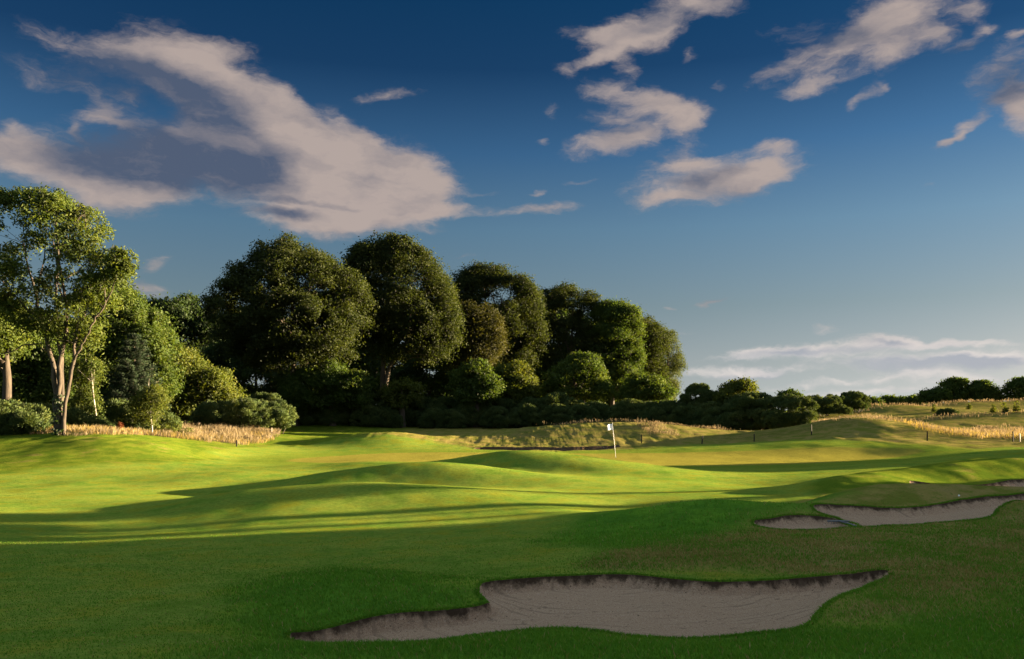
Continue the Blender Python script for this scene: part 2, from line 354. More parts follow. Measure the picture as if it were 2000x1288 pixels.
# ---- bunkers: outlines in photo pixels with distance
def catmull(P, n=10):
    P = np.array(P, float); out = []
    for i in range(len(P)):
        p0, p1, p2, p3 = P[i - 1], P[i], P[(i + 1) % len(P)], P[(i + 2) % len(P)]
        for t in np.linspace(0, 1, n, endpoint=False):
            out.append(.5 * ((2 * p1) + (p2 - p0) * t + (2 * p0 - 5 * p1 + 4 * p2 - p3) * t * t + (3 * p1 - p0 - 3 * p2 + p3) * t ** 3))
    return np.array(out)
BUNKERS = [
 dict(o=[(565,1254,8.7),(620,1240,8.95),(700,1222,9.35),(780,1209,9.65),(860,1199,9.9),(930,1192,10.08),(955,1184,10.25),(950,1172,10.5),(936,1156,10.85),(950,1144,11.15),(1010,1140,11.3),(1100,1134,11.55),(1200,1131,11.7),(1260,1134,11.6),(1320,1141,11.4),(1400,1148,11.25),(1480,1146,11.35),(1560,1139,11.55),(1640,1131,11.8),(1735,1129,11.95),
  (1690,1148,11.1),(1640,1172,10.2),(1600,1195,9.4),(1578,1221,8.7),(1540,1232,8.35),(1450,1240,8.1),(1350,1245,7.98),(1250,1243,7.98),(1170,1231,8.15),(1100,1226,8.22),(1030,1229,8.15),(950,1240,8.0),(850,1254,7.95),(750,1263,8.1),(650,1264,8.3),(600,1262,8.5)], lip=.12, bowl=.20),
 dict(o=[(1472,1023,17.8),(1500,1017,18.1),(1540,1013,18.5),(1580,1012,18.65),(1620,1017,18.5),(1655,1025,18.0),(1675,1028,17.5),(1640,1033,17.1),(1590,1036,16.95),(1530,1034,17.0),(1495,1029,17.3)], lip=.11, bowl=.14),
 dict(o=[(1588,993,19.6),(1615,988,20.2),(1650,990,20.3),(1700,994,20.3),(1760,997,20.2),(1810,994,20.4),(1860,985,20.8),(1930,976,21.3),(2000,973,21.7),(2060,975,21.7),(2030,984,20.2),(1980,984,19.2),(1950,997,18.6),(1930,1013,18.0),(1860,1019,17.7),(1780,1025,17.4),(1700,1030,17.15),(1668,1030,17.3),(1650,1019,18.0),(1622,1006,18.8)], lip=.12, bowl=.22),
 dict(o=[(1775,944,28.4),(1830,946,28.4),(1890,949,28.3),(1940,947,28.6),(1990,939,29.3),(2060,931,30),(2130,930,29.5),(2120,945,27),(2000,951,26.6),(1900,952,26.8),(1830,948,27.4)], lip=.16, bowl=.30),
 dict(o=[(925,880,62.6),(980,880,63),(1060,880,63),(1130,878,63.2),(1195,874,64),(1215,873,64),(1190,880,62.0),(1120,883,61.2),(1030,883,61.2),(950,882,61.4)], lip=.24, bowl=.30),
]
for b in BUNKERS: b['p'] = catmull([W(*q)[:2] for q in b['o']], 8)
def sdf(p, poly):
    a = poly; b = np.roll(poly, -1, 0); e = b - a; ee = (e ** 2).sum(1) + 1e-12
    dist = np.empty(len(p)); nx = np.empty((len(p), 2)); ins = np.zeros(len(p), bool)
    for i in range(0, len(p), 8000):
        q = p[i:i + 8000]
        v = q[:, None] - a[None]
        t = np.clip((v * e).sum(-1) / ee, 0, 1)
        dv = v - t[..., None] * e
        d2 = (dv ** 2).sum(-1); j = d2.argmin(1); k = np.arange(len(q))
        dist[i:i + 8000] = np.sqrt(d2[k, j]); nx[i:i + 8000] = dv[k, j]
        c = ((a[None, :, 1] > q[:, 1:2]) != (b[None, :, 1] > q[:, 1:2]))
        xx = a[None, :, 0] + (q[:, 1:2] - a[None, :, 1]) / np.where(np.abs(e[None, :, 1]) < 1e-12, 1e-12, e[None, :, 1]) * e[None, :, 0]
        ins[i:i + 8000] = ((c & (q[:, 0:1] < xx)).sum(1) % 2) == 1
    s = np.where(ins, -dist, dist)
    g = nx / (dist[:, None] + 1e-9); g[ins] *= -1          # outward gradient
    return s, g
def micro(p):
    x, y = p[:, 0], p[:, 1]
    z = .035 * fbm(x * .45, y * .45, 3)
    rough = rough_mask(p)
    z += .018 * lush_mask(p) * fbm(x * 1.7, y * 1.7, 3)
    z += rough * ((.035 + .05 * (y > 46)) * fbm(x * 1.3 + 5, y * 1.1, 4) + .05 * (y > 46) * vnoise(x * 4.1, y * 3.3) * (y < 60))
    return z
def inpoly(p, poly):
    s, _ = sdf(p, np.array(poly, float)); return s
GREEN = catmull([W(*q)[:2] for q in [(560,901,49),(640,893,53),(760,890,57),(900,890,58),(1050,889,58),(1200,888,58),(1400,886,57),(1600,884,57),(1760,886,55),(1800,889,53),(1700,896,50),(1550,903,47),(1400,908,45.5),(1200,908,46),(1000,908,46),(800,908,46.5),(640,905,47)]], 6)
ROUGH_L = catmull([W(*q)[:2] for q in [(0,930,37),(-200,930,38),(-400,850,50),(-200,830,70),(100,836,70),(350,838,70),(480,850,68),(540,850,72),(530,862,63),(430,880,52),(412,893,46),(370,910,43),(260,920,41),(120,922,39)]], 6)
ROUGH_B = catmull([W(*q)[:2] for q in [(560,872,63),(640,866,65),(820,868,66),(950,878,62),(1060,881,60),(1200,880,61.5),(1400,872,64),(1500,869,64),(1600,862,62),(1700,866,59),(1800,873,55.5),(1900,878,53.5),(2000,874,54),(2300,870,56),(2500,800,140),(1800,770,220),(1300,800,130),(900,826,100),(560,828,96),(540,852,75)]], 6)
ROUGH_R = catmull([W(*q)[:2] for q in [(1585,958,27.5),(1600,948,29),(1650,931,31),(1720,923,32.2),(1790,920,33.5),(1850,908,35.5),(1950,893,37),(2100,892,37),(2500,960,24),(2600,1100,12.5),(2300,1230,7.6),(1850,1200,8.8),(1600,1210,9),(1720,1135,11.3),(1500,1120,12.3),(1250,1115,12.6),(1150,1105,13.3),(1300,1070,15.8),(1450,1045,17.3),(1440,1020,18.6),(1480,1005,19.6),(1560,995,20.3),(1560,975,23.5)]], 6)
LUSH = [catmull([W(*q)[:2] for q in L_], 5) for L_ in (
 [(480,1200,10),(520,1165,11),(620,1138,11.9),(760,1130,12.2),(880,1140,11.9),(935,1150,11.3),(955,1180,10.4),(900,1200,9.9),(760,1215,9.5),(620,1240,9),(540,1262,8.5),(480,1250,8.8)],
 [(300,1300,5.9),(560,1268,8.2),(700,1270,8.1),(900,1248,7.9),(1060,1230,8.1),(1200,1232,8.0),(1400,1248,7.8),(1560,1232,8.2),(1750,1215,8.3),(1900,1150,10),(2100,1110,12),(2300,1300,6.5),(1200,1330,5.2)],
 [(1080,1030,18.5),(1180,1002,21.5),(1300,986,21.8),(1400,979,21.4),(1500,982,20.8),(1590,996,19.6),(1650,1020,18.1),(1560,1012,18.7),(1470,1024,17.9),(1380,1050,16.2),(1250,1068,15.5),(1130,1062,16.5)],
 [(1530,990,22),(1600,972,23),(1640,976,22),(1600,990,20.4),(1560,1000,20)])]
DUNE = catmull([W(*q)[:2] for q in [(1000,840,70),(1060,872,62),(1200,872,62.5),(1330,862,66),(1480,856,67),(1600,846,66),(1720,846,65),(1850,866,57),(2000,868,56),(2400,868,56),(2400,790,180),(1700,780,180),(1590,806,110),(1480,838,88),(1300,836,82),(1080,829,78)]], 5)
def rough_mask(p):
    m = np.zeros(len(p))
    for poly, soft in ((ROUGH_L, 1.2), (ROUGH_B, .9), (ROUGH_R, .7)):
        lo = poly.min(0) - 4; hi = poly.max(0) + 4
        k = np.where((p > lo).all(1) & (p < hi).all(1))[0]
        if len(k) == 0: continue
        s, _ = sdf(p[k], poly)
        s = s + .8 * fbm(p[k, 0] * .5, p[k, 1] * .5, 3) * soft
        m[k] = np.maximum(m[k], sstep(soft * .6, -soft * .6, s))
    return m * (1 - .85 * lush_mask(p))
def lush_mask(p):
    m = np.zeros(len(p))
    for L_ in LUSH:
        lo = L_.min(0) - 2; hi = L_.max(0) + 2; k = np.where((p > lo).all(1) & (p < hi).all(1))[0]
        if len(k): m[k] = np.maximum(m[k], sstep(.9, -.7, inpoly(p[k], L_) + 1.1 * fbm(p[k, 0] * .7, p[k, 1] * .7, 4)))
    return m
def ground_z(p):
    p = np.atleast_2d(np.asarray(p, float))[:, :2]
    return height0(p) + micro(p)
def gz(x, y): return float(ground_z([(x, y)])[0])

def axis(lo, hi, a, b, s0, g):
    up = [b]; 
    while up[-1] < hi: up.append(up[-1] + s0 + g * (up[-1] - b))
    dn = [a]
    while dn[-1] > lo: dn.append(dn[-1] - s0 - g * (a - dn[-1]))
    mid = np.arange(a, b, s0)[1:]
    return np.r_[np.array(dn)[::-1], mid, np.array(up)]
def make_ground():
    xs = axis(-700, 700, -5, 6.5, .05, .0125); ys = axis(-80, 2200, 7.2, 12.6, .045, .0115)
    nx, ny = len(xs), len(ys)
    gx, gy = np.meshgrid(xs, ys); p = np.c_[gx.ravel(), gy.ravel()]
    sx = np.repeat(np.gradient(xs)[None], ny, 0).ravel(); sy = np.repeat(np.gradient(ys)[:, None], nx, 1).ravel()
    bid = np.full(len(p), -1); sd = np.full(len(p), 9.0); gr = np.zeros((len(p), 2))
    for bi, b in enumerate(BUNKERS):
        lo = b['p'].min(0) - 1.5; hi = b['p'].max(0) + 1.5
        k = np.where((p > lo).all(1) & (p < hi).all(1))[0]
        s, g = sdf(p[k], b['p'])
        cell = np.abs(g[:, 0]) * sx[k] + np.abs(g[:, 1]) * sy[k]
        sn = np.abs(s) < .5 * cell
        p[k[sn]] -= s[sn, None] * g[sn]; s[sn] = 0
        cl = s < sd[k]
        sd[k[cl]] = s[cl]; gr[k[cl]] = g[cl]; bid[k[cl]] = bi
    zc = np.linalg.norm(p, axis=1)
    z = height0(p) + micro(p)
    far = zc > 420
    for bi, b in enumerate(BUNKERS):
        m = (bid == bi) & (sd < 1e-6)
        din = -sd[m]; back = sstep(-.35, .45, gr[m, 1])
        w = .035 if bi == 0 else .07
        fall = b['lip'] * (.15 + .85 * back) * sstep(0, w * 2, din)
        bowl = b['bowl'] * (1 - np.exp(-din / .55)) * (.35 + .65 * (1 - back))
        rip = .006 * fbm(p[m, 0] * 9, p[m, 1] * 9, 3) * sstep(0.05, .3, din) + .03 * fbm(p[m, 0] * 1.5, p[m, 1] * 1.5, 3) * sstep(.1, .5, din)
        z[m] = z[m] - fall - bowl + rip
        # raised turf lip just outside
        m2 = (bid == bi) & (sd >= 0) & (sd < 1.2)
        bk = sstep(-.3, .5, gr[m2, 1])
        z[m2] += .05 * bk * np.exp(-(sd[m2] / .35) ** 2)
    v = np.c_[p, z]
    i = np.arange(nx * ny).reshape(ny, nx)
    q = np.stack([i[:-1, :-1], i[:-1, 1:], i[1:, 1:], i[1:, :-1]], -1).reshape(-1, 4)
    fs = sd[q].mean(1); fsand = (sd[q] <= 1e-6).all(1) & (fs < -1e-4)
    gm = sstep(.25, -.25, inpoly(p, GREEN)); rm = rough_mask(p)
    fringe = sstep(3.2, 2.6, np.abs(inpoly(p, GREEN))) * (1 - gm)
    dune = sstep(1.2, -1.2, inpoly(p, DUNE) + 1.5 * fbm(p[:, 0] * .4, p[:, 1] * .4, 3))
    lush = lush_mask(p)
    zone = np.c_[gm, rm, fringe, np.ones(len(p))]
    soil_shade = sstep(.075, .0, -sd) * sstep(-.2, .5, gr[:, 1])  # bare earth plus the lip's shadow line, both painted into the sand colour
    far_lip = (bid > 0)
    soil_shade = np.where(bid == 4, 1.0, soil_shade)
    soil_shade = np.where(far_lip & (bid != 4), sstep(.13, .0, -sd) * sstep(-.2, .5, gr[:, 1]), soil_shade)
    near_edge = sstep(.5, 0, np.abs(sd))
    gq = q[~fsand]
    used, inv = np.unique(gq, return_inverse=True)
    g = mesh_np('ground', v[used], inv.ravel(), np.full(len(gq), 4), MAT['turf'], None, True, {'zone': zone[used], 'edge': near_edge[used], 'dune': dune[used], 'lush': lush[used], 'tan': sstep(-14, -9, p[used, 0]) * (1 - sstep(24.5, 27, p[used, 1]) * sstep(52, 48, p[used, 1]))})
    g['kind'] = 'structure'
    for bi, b in enumerate(BUNKERS):
        sel = fsand & (bid[q[:, 0]] == bi)
        sq = q[sel]
        if len(sq) == 0: continue
        used, inv = np.unique(sq, return_inverse=True)
        o = mesh_np('bunker_sand', v[used], inv.ravel(), np.full(len(sq), 4), MAT['sand'], None, True, {'soil_shade': soil_shade[used], 'din': -sd[used]})
        o['kind'] = 'structure'
# ================================================================= SKY, SUN, CAMERA
def ae(px, py):
    az = math.atan((px - 1000) / F); el = math.atan((HOR - py) / F * math.cos(az)); return az, el
def make_world():
    w = bpy.data.worlds.new('World'); SC.world = w; w.use_nodes = True
    nt = w.node_tree; nt.nodes.clear()
    out = nt.nodes.new('ShaderNodeOutputWorld')
    bg = nt.nodes.new('ShaderNodeBackground'); nt.links.new(bg.outputs[0], out.inputs[0])
    sky = N(nt, 'ShaderNodeTexSky', sky_type='NISHITA', sun_disc=False, sun_elevation=SUN_EL, sun_rotation=SUN_AZ, air_density=1.0, dust_density=1.0, ozone_density=1.6, altitude=0)
    D = N(nt, 'ShaderNodeTexCoord').outputs['Generated']
    sx = N(nt, 'ShaderNodeSeparateXYZ'); nt.links.new(D, sx.inputs[0])
    az = math_n(nt, 'ARCTAN2', sx.outputs[0], sx.outputs[1]); el = math_n(nt, 'ARCSINE', sx.outputs[2])
    cb = N(nt, 'ShaderNodeCombineXYZ'); nt.links.new(az, cb.inputs[0]); nt.links.new(el, cb.inputs[1])
    uv = cb.outputs[0]
    lifted = vmath(nt, 'NORMALIZE', vmath(nt, 'ADD', D, (0, 0, .2)))
    nt.links.new(lifted, sky.inputs[0])
    # deep-blue band of the sky a quarter turn from the sun (polarised light filtered by the lens)
    rp = N(nt, 'ShaderNodeValToRGB'); nt.links.new(math_n(nt, 'DIVIDE', el, R(90), clamp=True), rp.inputs[0])
    stops = SKY_STOPS
    while len(rp.color_ramp.elements) < len(stops): rp.color_ramp.elements.new(.5)
    for e, (deg, c) in zip(rp.color_ramp.elements, stops): e.position = deg / 90; e.color = (*c, 1)
    back = maprange(nt, sx.outputs[1], .15, -.5)  # sky behind the camera lifted as added fill for shaded fronts
    scol = mixc(nt, 1.0, sky.outputs[0], mixc(nt, back, rp.outputs[0], (1.1, .85, .72)), 'MULTIPLY')
    if 'clouds' not in SKIP: scol = clouds(nt, uv, el, scol)
    nt.links.new(scol, bg.inputs[0]); bg.inputs[1].default_value = SKY_STR
VK = .50
SKY_STOPS = [(d_, tuple(VK * x for x in c_)) for d_, c_ in [(0, (.95, .72, .63)), (3, (.86, .66, .56)), (7, (.64, .58, .51)), (12.3, (.46, .56, .60)), (17.3, (.21, .38, .54)), (22.5, (.06, .175, .31)), (27, (.032, .155, .285))]]
SKY_STOPS += [(36, (.8, .75, .6)), (55, (3.4, 2.5, 1.75)), (90, (3.8, 2.7, 1.85))]  # sky overhead, out of view, brightened and warmed as added fill light
SKY_STR = .05
SUN_STR, EXPO = 5.0, 3.6
#          column row  rx  ry  tilt weight
CLOUDS = [(255,128,195,36,9,.66),(385,165,155,58,25,.80),(475,238,170,80,35,.88),(590,300,175,80,28,.92),(705,345,165,72,16,.95),(800,345,95,56,12,.9),(650,405,175,46,2,.9),(850,408,105,13,3,.66),(605,438,95,24,6,.68),
 (120,152,105,28,8,.46),(430,98,75,20,0,.48),(330,292,160,66,8,.76),(410,325,95,50,14,.62),(160,322,180,50,3,.78),(240,368,115,44,2,.86),(30,296,80,38,0,.74),(190,212,34,24,30,.42),(240,186,26,14,0,.44),(30,246,34,14,15,.42),(155,254,14,18,0,.40),(215,240,60,11,8,.32),
 (760,189,75,10,-5,.42),(1052,412,85,13,-8,.62),(1040,378,20,6,-10,.4),(295,517,38,15,-22,.6),(272,562,62,20,14,.6),(940,382,40,5,0,.28),(560,180,60,20,40,.3),(700,262,60,18,30,.36),
 (1290,30,130,34,-14,.66),(1225,84,95,28,-8,.64),(1390,10,75,18,12,.52),(1150,70,62,13,0,.48),(1165,118,55,11,-18,.48),(1105,146,24,12,20,.42),(1215,135,25,20,30,.42),(1350,105,20,14,0,.36),
 (1170,180,48,22,6,.55),(1240,192,60,24,6,.5),(1300,205,70,26,10,.55),(1352,240,34,40,40,.5),(1190,288,85,22,-4,.75),(1270,262,60,18,-10,.5),(1225,240,75,26,0,.5),(1320,225,55,24,20,.45),(1335,290,55,12,-8,.45),(1080,222,20,16,0,.40),(1408,162,14,9,0,.38),(1055,278,16,7,0,.40),
 (1400,352,170,40,-5,.86),(1330,318,90,16,-3,.62),(1512,289,42,13,4,.58),(1495,338,72,24,-4,.66),(1130,350,36,6,-6,.3),(1300,385,60,10,0,.4),
 (1650,92,150,30,-26,.62),(1755,48,90,58,10,.74),(1715,118,55,26,-15,.55),(1525,132,72,20,-22,.58),(1600,168,66,15,-8,.55),(1690,186,52,15,-32,.58),(1725,175,14,9,0,.4),(1890,28,44,24,15,.56),(1920,66,32,11,-5,.55),(1868,100,40,12,-6,.5),(1995,62,22,8,0,.5),(1820,80,40,16,0,.45),
 (1985,150,80,75,20,.5),(2000,220,50,55,0,.7),(1885,248,70,12,-30,.52),(1850,275,50,7,-12,.4),(1580,70,90,30,10,.34),
 (1640,684,220,13,-1,.62),(1720,666,60,13,5,.58),(1860,674,190,11,1,.58),(1800,712,250,22,2,.82),(1960,700,130,16,0,.6),(1490,696,120,10,-2,.58),(1420,726,115,13,0,.64),(1620,746,200,9,-3,.46),(1900,742,170,11,2,.5),(1612,647,32,12,10,.52),(1386,588,34,7,-2,.52),(1310,598,16,4,0,.42),(1340,648,30,5,0,.36),(1660,768,180,12,-3,.55),(1815,362,20,6,0,.25),(900,494,50,5,-8,.2),(1500,725,60,8,0,.45)]
DARKS = [(290,160,210,60,20,.36),(440,235,140,70,36,.26),(330,298,190,80,8,.58),(170,312,190,50,4,.52),(440,335,150,60,14,.42),(400,250,100,50,34,.30),(300,175,120,36,18,.34),(520,300,80,60,30,.28),(545,418,110,14,2,.5),(630,398,150,8,2,.30),(760,350,80,10,4,.2),(130,150,150,40,5,.40),(1390,344,130,16,-9,.36),(1250,250,90,30,0,.25),(1620,72,110,34,8,.55),(1985,150,85,66,20,.6),(1865,106,50,12,-5,.6),(1780,716,220,18,2,.75),(1600,690,190,9,-2,.55),(1960,707,130,12,0,.45),(1450,734,110,7,0,.55),(1720,672,45,6,5,.45),(1250,60,100,20,-8,.28)]
def ell_field(nt, uv, lst):
    """sum of soft ellipses; the running total rides in z so that the nodes evaluate one after another"""
    vec = vmath(nt, 'MULTIPLY', uv, (1, 1, 0))
    for cx, cy, rx, ry, rot, wgt in lst:
        a, e = ae(cx, cy)
        mp = N(nt, 'ShaderNodeMapping', vector_type='TEXTURE')
        nt.links.new(vec, mp.inputs[0])
        mp.inputs['Location'].default_value = (a, e, 0); mp.inputs['Rotation'].default_value = (0, 0, R(-rot))
        mp.inputs['Scale'].default_value = (1.25 * rx * math.cos(a) ** 2 / F, 1.25 * ry * math.cos(a) / F, 1e7)
        l = vmath(nt, 'LENGTH', mp.outputs[0])
        v = maprange(nt, l, 1.25, 0.0, 0.0, 1.35 * wgt)
        cb = N(nt, 'ShaderNodeCombineXYZ'); nt.links.new(v, cb.inputs[2])
        vec = vmath(nt, 'ADD', vec, cb.outputs[0])
    sp = N(nt, 'ShaderNodeSeparateXYZ'); nt.links.new(vec, sp.inputs[0])
    return sp.outputs[2]
def clouds(nt, uv, el, base):
    st = vmath(nt, 'MULTIPLY', uv, (1.0, 1.9, 1.0))
    wn = noise(nt, st, 9.0, 3, .55, out=1)
    wv = vmath(nt, 'MULTIPLY', vmath(nt, 'SUBTRACT', wn, (.5, .5, .5)), (.060, .030, 0))
    wn2 = noise(nt, st, 38.0, 3, .6, out=1)
    wv2 = vmath(nt, 'MULTIPLY', vmath(nt, 'SUBTRACT', wn2, (.5, .5, .5)), (.020, .013, 0))
    uvw = vmath(nt, 'ADD', vmath(nt, 'ADD', uv, wv), wv2)
    f = math_n(nt, 'MINIMUM', ell_field(nt, uvw, CLOUDS), 1.25)
    dk = ell_field(nt, uvw, DARKS)
    rot = N(nt, 'ShaderNodeMapping'); nt.links.new(uvw, rot.inputs[0]); rot.inputs['Rotation'].default_value = (0, 0, R(12)); rot.inputs['Scale'].default_value = (1.0, 2.6, 1)
    n1 = noise(nt, rot.outputs[0], 15.0, 5, .60, .3); n2 = noise(nt, rot.outputs[0], 80.0, 4, .68)
    tex = math_n(nt, 'ADD', math_n(nt, 'MULTIPLY', math_n(nt, 'SUBTRACT', n1, .5), 1.30), math_n(nt, 'MULTIPLY', math_n(nt, 'SUBTRACT', n2, .5), .62))
    solid = maprange(nt, f, .5, 1.2)
    d = math_n(nt, 'ADD', f, math_n(nt, 'MULTIPLY', tex, math_n(nt, 'SUBTRACT', 1.0, math_n(nt, 'MULTIPLY', solid, .72))))
    alpha = math_n(nt, 'MULTIPLY', maprange(nt, d, .12, 1.25), .95)
    alpha = math_n(nt, 'MULTIPLY', alpha, maprange(nt, f, .02, .30))
    low = maprange(nt, el, R(8), R(3))
    soft = noise(nt, rot.outputs[0], 8.0, 3, .5)
    sh = math_n(nt, 'ADD', math_n(nt, 'MULTIPLY', maprange(nt, dk, .05, .95), .95), math_n(nt, 'MULTIPLY', math_n(nt, 'SUBTRACT', soft, .47), 1.9), clamp=True)
    sh = math_n(nt, 'ADD', sh, math_n(nt, 'MULTIPLY', tex, -.46))
    rim = maprange(nt, d, .3, 1.0)
    sh = math_n(nt, 'ADD', sh, math_n(nt, 'MULTIPLY', math_n(nt, 'SUBTRACT', 1.0, rim), .16), clamp=True)
    k = 1 / 12.13 / SKY_STR
    lit = mixc(nt, low, [x * k for x in (.475, .39, .355)], [x * k for x in (.80, .73, .69)])
    shd = mixc(nt, low, [x * k for x in (.085, .112, .178)], [x * k for x in (.43, .45, .50)])
    return mixc(nt, alpha, base, mixc(nt, sh, lit, shd))
def make_sun_cam():
    l = bpy.data.lights.new('sun', 'SUN'); l.energy = SUN_STR; l.angle = R(.45); l.color = (1.0, .76, .46)
    o = bpy.data.objects.new('sun', l); COL.objects.link(o)
    o.rotation_euler = Vector(SUN).to_track_quat('Z', 'Y').to_euler(); o.location = (60, 30, 40)
    c = bpy.data.cameras.new('camera'); c.sensor_width = 36; c.lens = 36 * F / 2000; c.shift_y = (HOR - 644) / 2000
    c.clip_start = .1; c.clip_end = 6000
    o = bpy.data.objects.new('camera', c); COL.objects.link(o); o.location = (0, 0, ZC); o.rotation_euler = (R(90), 0, 0)
    SC.camera = o
    SC.view_settings.view_transform = 'Standard'; SC.view_settings.look = 'None'; SC.view_settings.exposure = EXPO; SC.view_settings.gamma = 1
    SC.cycles.max_bounces = 6; SC.cycles.transparent_max_bounces = 8
# ================================================================= TREES AND SHRUBS
def unit(v): return v / (np.linalg.norm(v, axis=-1, keepdims=True) + 1e-9)
def poly_inside(p, poly):
    s, _ = sdf(p, poly); return -s
def lobes_in(outline, depth_half, n_edge, n_in, rmin, rmax, flat_bottom=False):
    """fill an outline (metres, x/z) with overlapping leaf masses that bulge out in depth"""
    P = np.array(outline, float); lo, hi = P.min(0), P.max(0)
    out = []
    seg = np.roll(P, -1, 0) - P; L = np.linalg.norm(seg, axis=1); cum = np.cumsum(L)
    smax = max(poly_inside(rng.uniform(lo, hi, (900, 2)), P).max(), .3)
    def dep(s): return depth_half * np.sqrt(np.clip(1 - (1 - np.clip(s / smax, 0, 1)) ** 2, 0, 1))
    cand = rng.uniform(lo, hi, (n_in * 14 + n_edge * 30, 2)); s = poly_inside(cand, P)
    m = s > rmin * .55; cand, s = cand[m], s[m]
    e = np.where(s < rmax * 1.15)[0][:n_edge]
    i = rng.permutation(len(cand))[:n_in]
    for k in e:
        r = np.clip(s[k] * rng.uniform(.75, 1.32), rmin, rmax)
        out.append((cand[k, 0], rng.uniform(-1, 1) * dep(s[k]) * .8, cand[k, 1], r))
    for k in i:
        r = rng.uniform(.65, 1.0) * rmax; dd = max(dep(s[k]) - r * .6, 0)
        u = rng.choice([-1, 1], p=[.62, .38]) * rng.uniform(.55, 1.0)
        out.append((cand[k, 0], u * dd, cand[k, 1], min(r, s[k] + rmin * .4)))
    return np.array(out)
def leaf_cloud(lobes, per_area, leaf, m=7, flat=.8, spread=.30, up=.45, droop=0.0, aspect=.55, bottom=-.55, jitter=.9, tiers=0.0):
    """leaf sprays over the surface of the lobes -> diamond quads"""
    area = 4 * math.pi * lobes[:, 3] ** 2
    nc = np.maximum((area * per_area / m * rng.uniform(.75, 1.25, len(lobes))).astype(int), 3)
    idx = np.repeat(np.arange(len(lobes)), nc); n = len(idx)
    dirs = unit(rng.normal(size=(n, 3)))
    low = dirs[:, 2] < bottom; dirs[low, 2] *= -.6; dirs = unit(dirs)
    L = lobes[idx]
    rad = L[:, 3] * np.where(rng.random(n) < .16, rng.uniform(1.05, 1.32, n), rng.uniform(.70, 1.05, n)) * (1 + .22 * np.sin(dirs[:, 0] * 4 + idx) * np.cos(dirs[:, 2] * 5 + idx * 1.3))
    c = L[:, :3] + dirs * rad[:, None] * np.array([1, 1, flat])
    if tiers: c[:, 2] = c[:, 2] + tiers * .35 * np.sin(c[:, 2] / tiers * 2 * math.pi + L[:, 3] * 9)
    sp = spread * rng.uniform(.6, 1.3, n)
    ci = np.repeat(np.arange(n), m); N_ = n * m
    off = rng.normal(size=(N_, 3)) * sp[ci, None] * np.array([1, 1, .5])
    p = c[ci] + off; p[:, 2] -= droop * (off[:, 0] ** 2 + off[:, 1] ** 2) / (sp[ci] + .05)
    nrm = unit(dirs[ci] * .75 + rng.normal(size=(N_, 3)) * jitter + np.array([0, 0, up]))
    t = unit(np.cross(nrm, rng.normal(size=(N_, 3)))); b = np.cross(nrm, t)
    s = leaf * rng.uniform(.6, 1.35, N_)[:, None]
    v = np.stack([p - t * s, p + b * s * aspect + nrm * s * .12, p + t * s, p - b * s * aspect + nrm * s * .12], 1).reshape(-1, 3)
    tint = np.clip(.42 + .16 * rng.normal(size=n)[ci] + .13 * rng.normal(size=N_) + .20 * (L[:, 3][ci] * 13.7 % 1 - .5), 0, 1)
    return v, np.c_[np.repeat(tint, 4), np.repeat(unit(dirs[ci] + .25 * off / (sp[ci, None] + .01)), 4, 0)]
def spikes(lobes, per_area, length, width, flat=.9, up=.5, bottom=-.3):
    """gorse / pine: bristling narrow shoots standing out of the lobes"""
    area = 4 * math.pi * lobes[:, 3] ** 2
    nc = np.maximum((area * per_area * rng.uniform(.8, 1.2, len(lobes))).astype(int), 4)
    idx = np.repeat(np.arange(len(lobes)), nc); n = len(idx); L = lobes[idx]
    d = unit(rng.normal(size=(n, 3))); low = d[:, 2] < bottom; d[low, 2] *= -.5; d = unit(d)
    r = L[:, 3] * rng.uniform(.70, 1.0, n) * (1 + .18 * np.sin(d[:, 0] * 6 + idx) * np.sin(d[:, 2] * 6 + idx * 2.1))
    p = L[:, :3] + d * r[:, None] * np.array([1, 1, flat])
    t = unit(d + np.array([0, 0, up]) + rng.normal(size=(n, 3)) * .55)
    s = unit(np.cross(t, rng.normal(size=(n, 3))))
    ln = (length * rng.uniform(.55, 1.35, n))[:, None]; w = (width * rng.uniform(.7, 1.3, n))[:, None]
    v = np.stack([p - t * ln * .25, p + t * ln * .35 + s * w, p + t * ln, p + t * ln * .35 - s * w], 1).reshape(-1, 3)
    tint = np.clip(.40 + .15 * rng.normal(size=n) + .25 * (L[:, 3] * 17.3 % 1 - .5), 0, 1)
    return v, np.c_[np.repeat(tint, 4), np.repeat(d, 4, 0)]
def leaf_mesh(name, v, tint, mat, parent):
    n = len(v) // 4
    return mesh_np(name, v, np.arange(n * 4), np.full(n, 4), mat, parent, False, {'tint': tint[:, 0], 'puff': np.c_[tint[:, 1:], np.ones(len(tint))]})
def to_local(outline, d, foot):
    return [(X(px, d) - foot[0], Zv(py, d) - foot[2]) for px, py in outline]
def rough_outline(P, amp):
    """break a smooth crown outline into uneven bulges and notches"""
    P = catmull(P, 8); t = np.roll(P, -1, 0) - np.roll(P, 1, 0); nrm = unit(np.c_[t[:, 1], -t[:, 0]])
    c = P.mean(0); nrm[((P - c) * nrm).sum(1) < 0] *= -1
    o = rng.uniform(0, 90)
    k = fbm(P[:, 0] * .42 + o, P[:, 1] * .42 + o, 2) * 1.5 + fbm(P[:, 0] * 1.3 + o, P[:, 1] * 1.3, 2) * .8
    return P + nrm * (k * amp)[:, None]
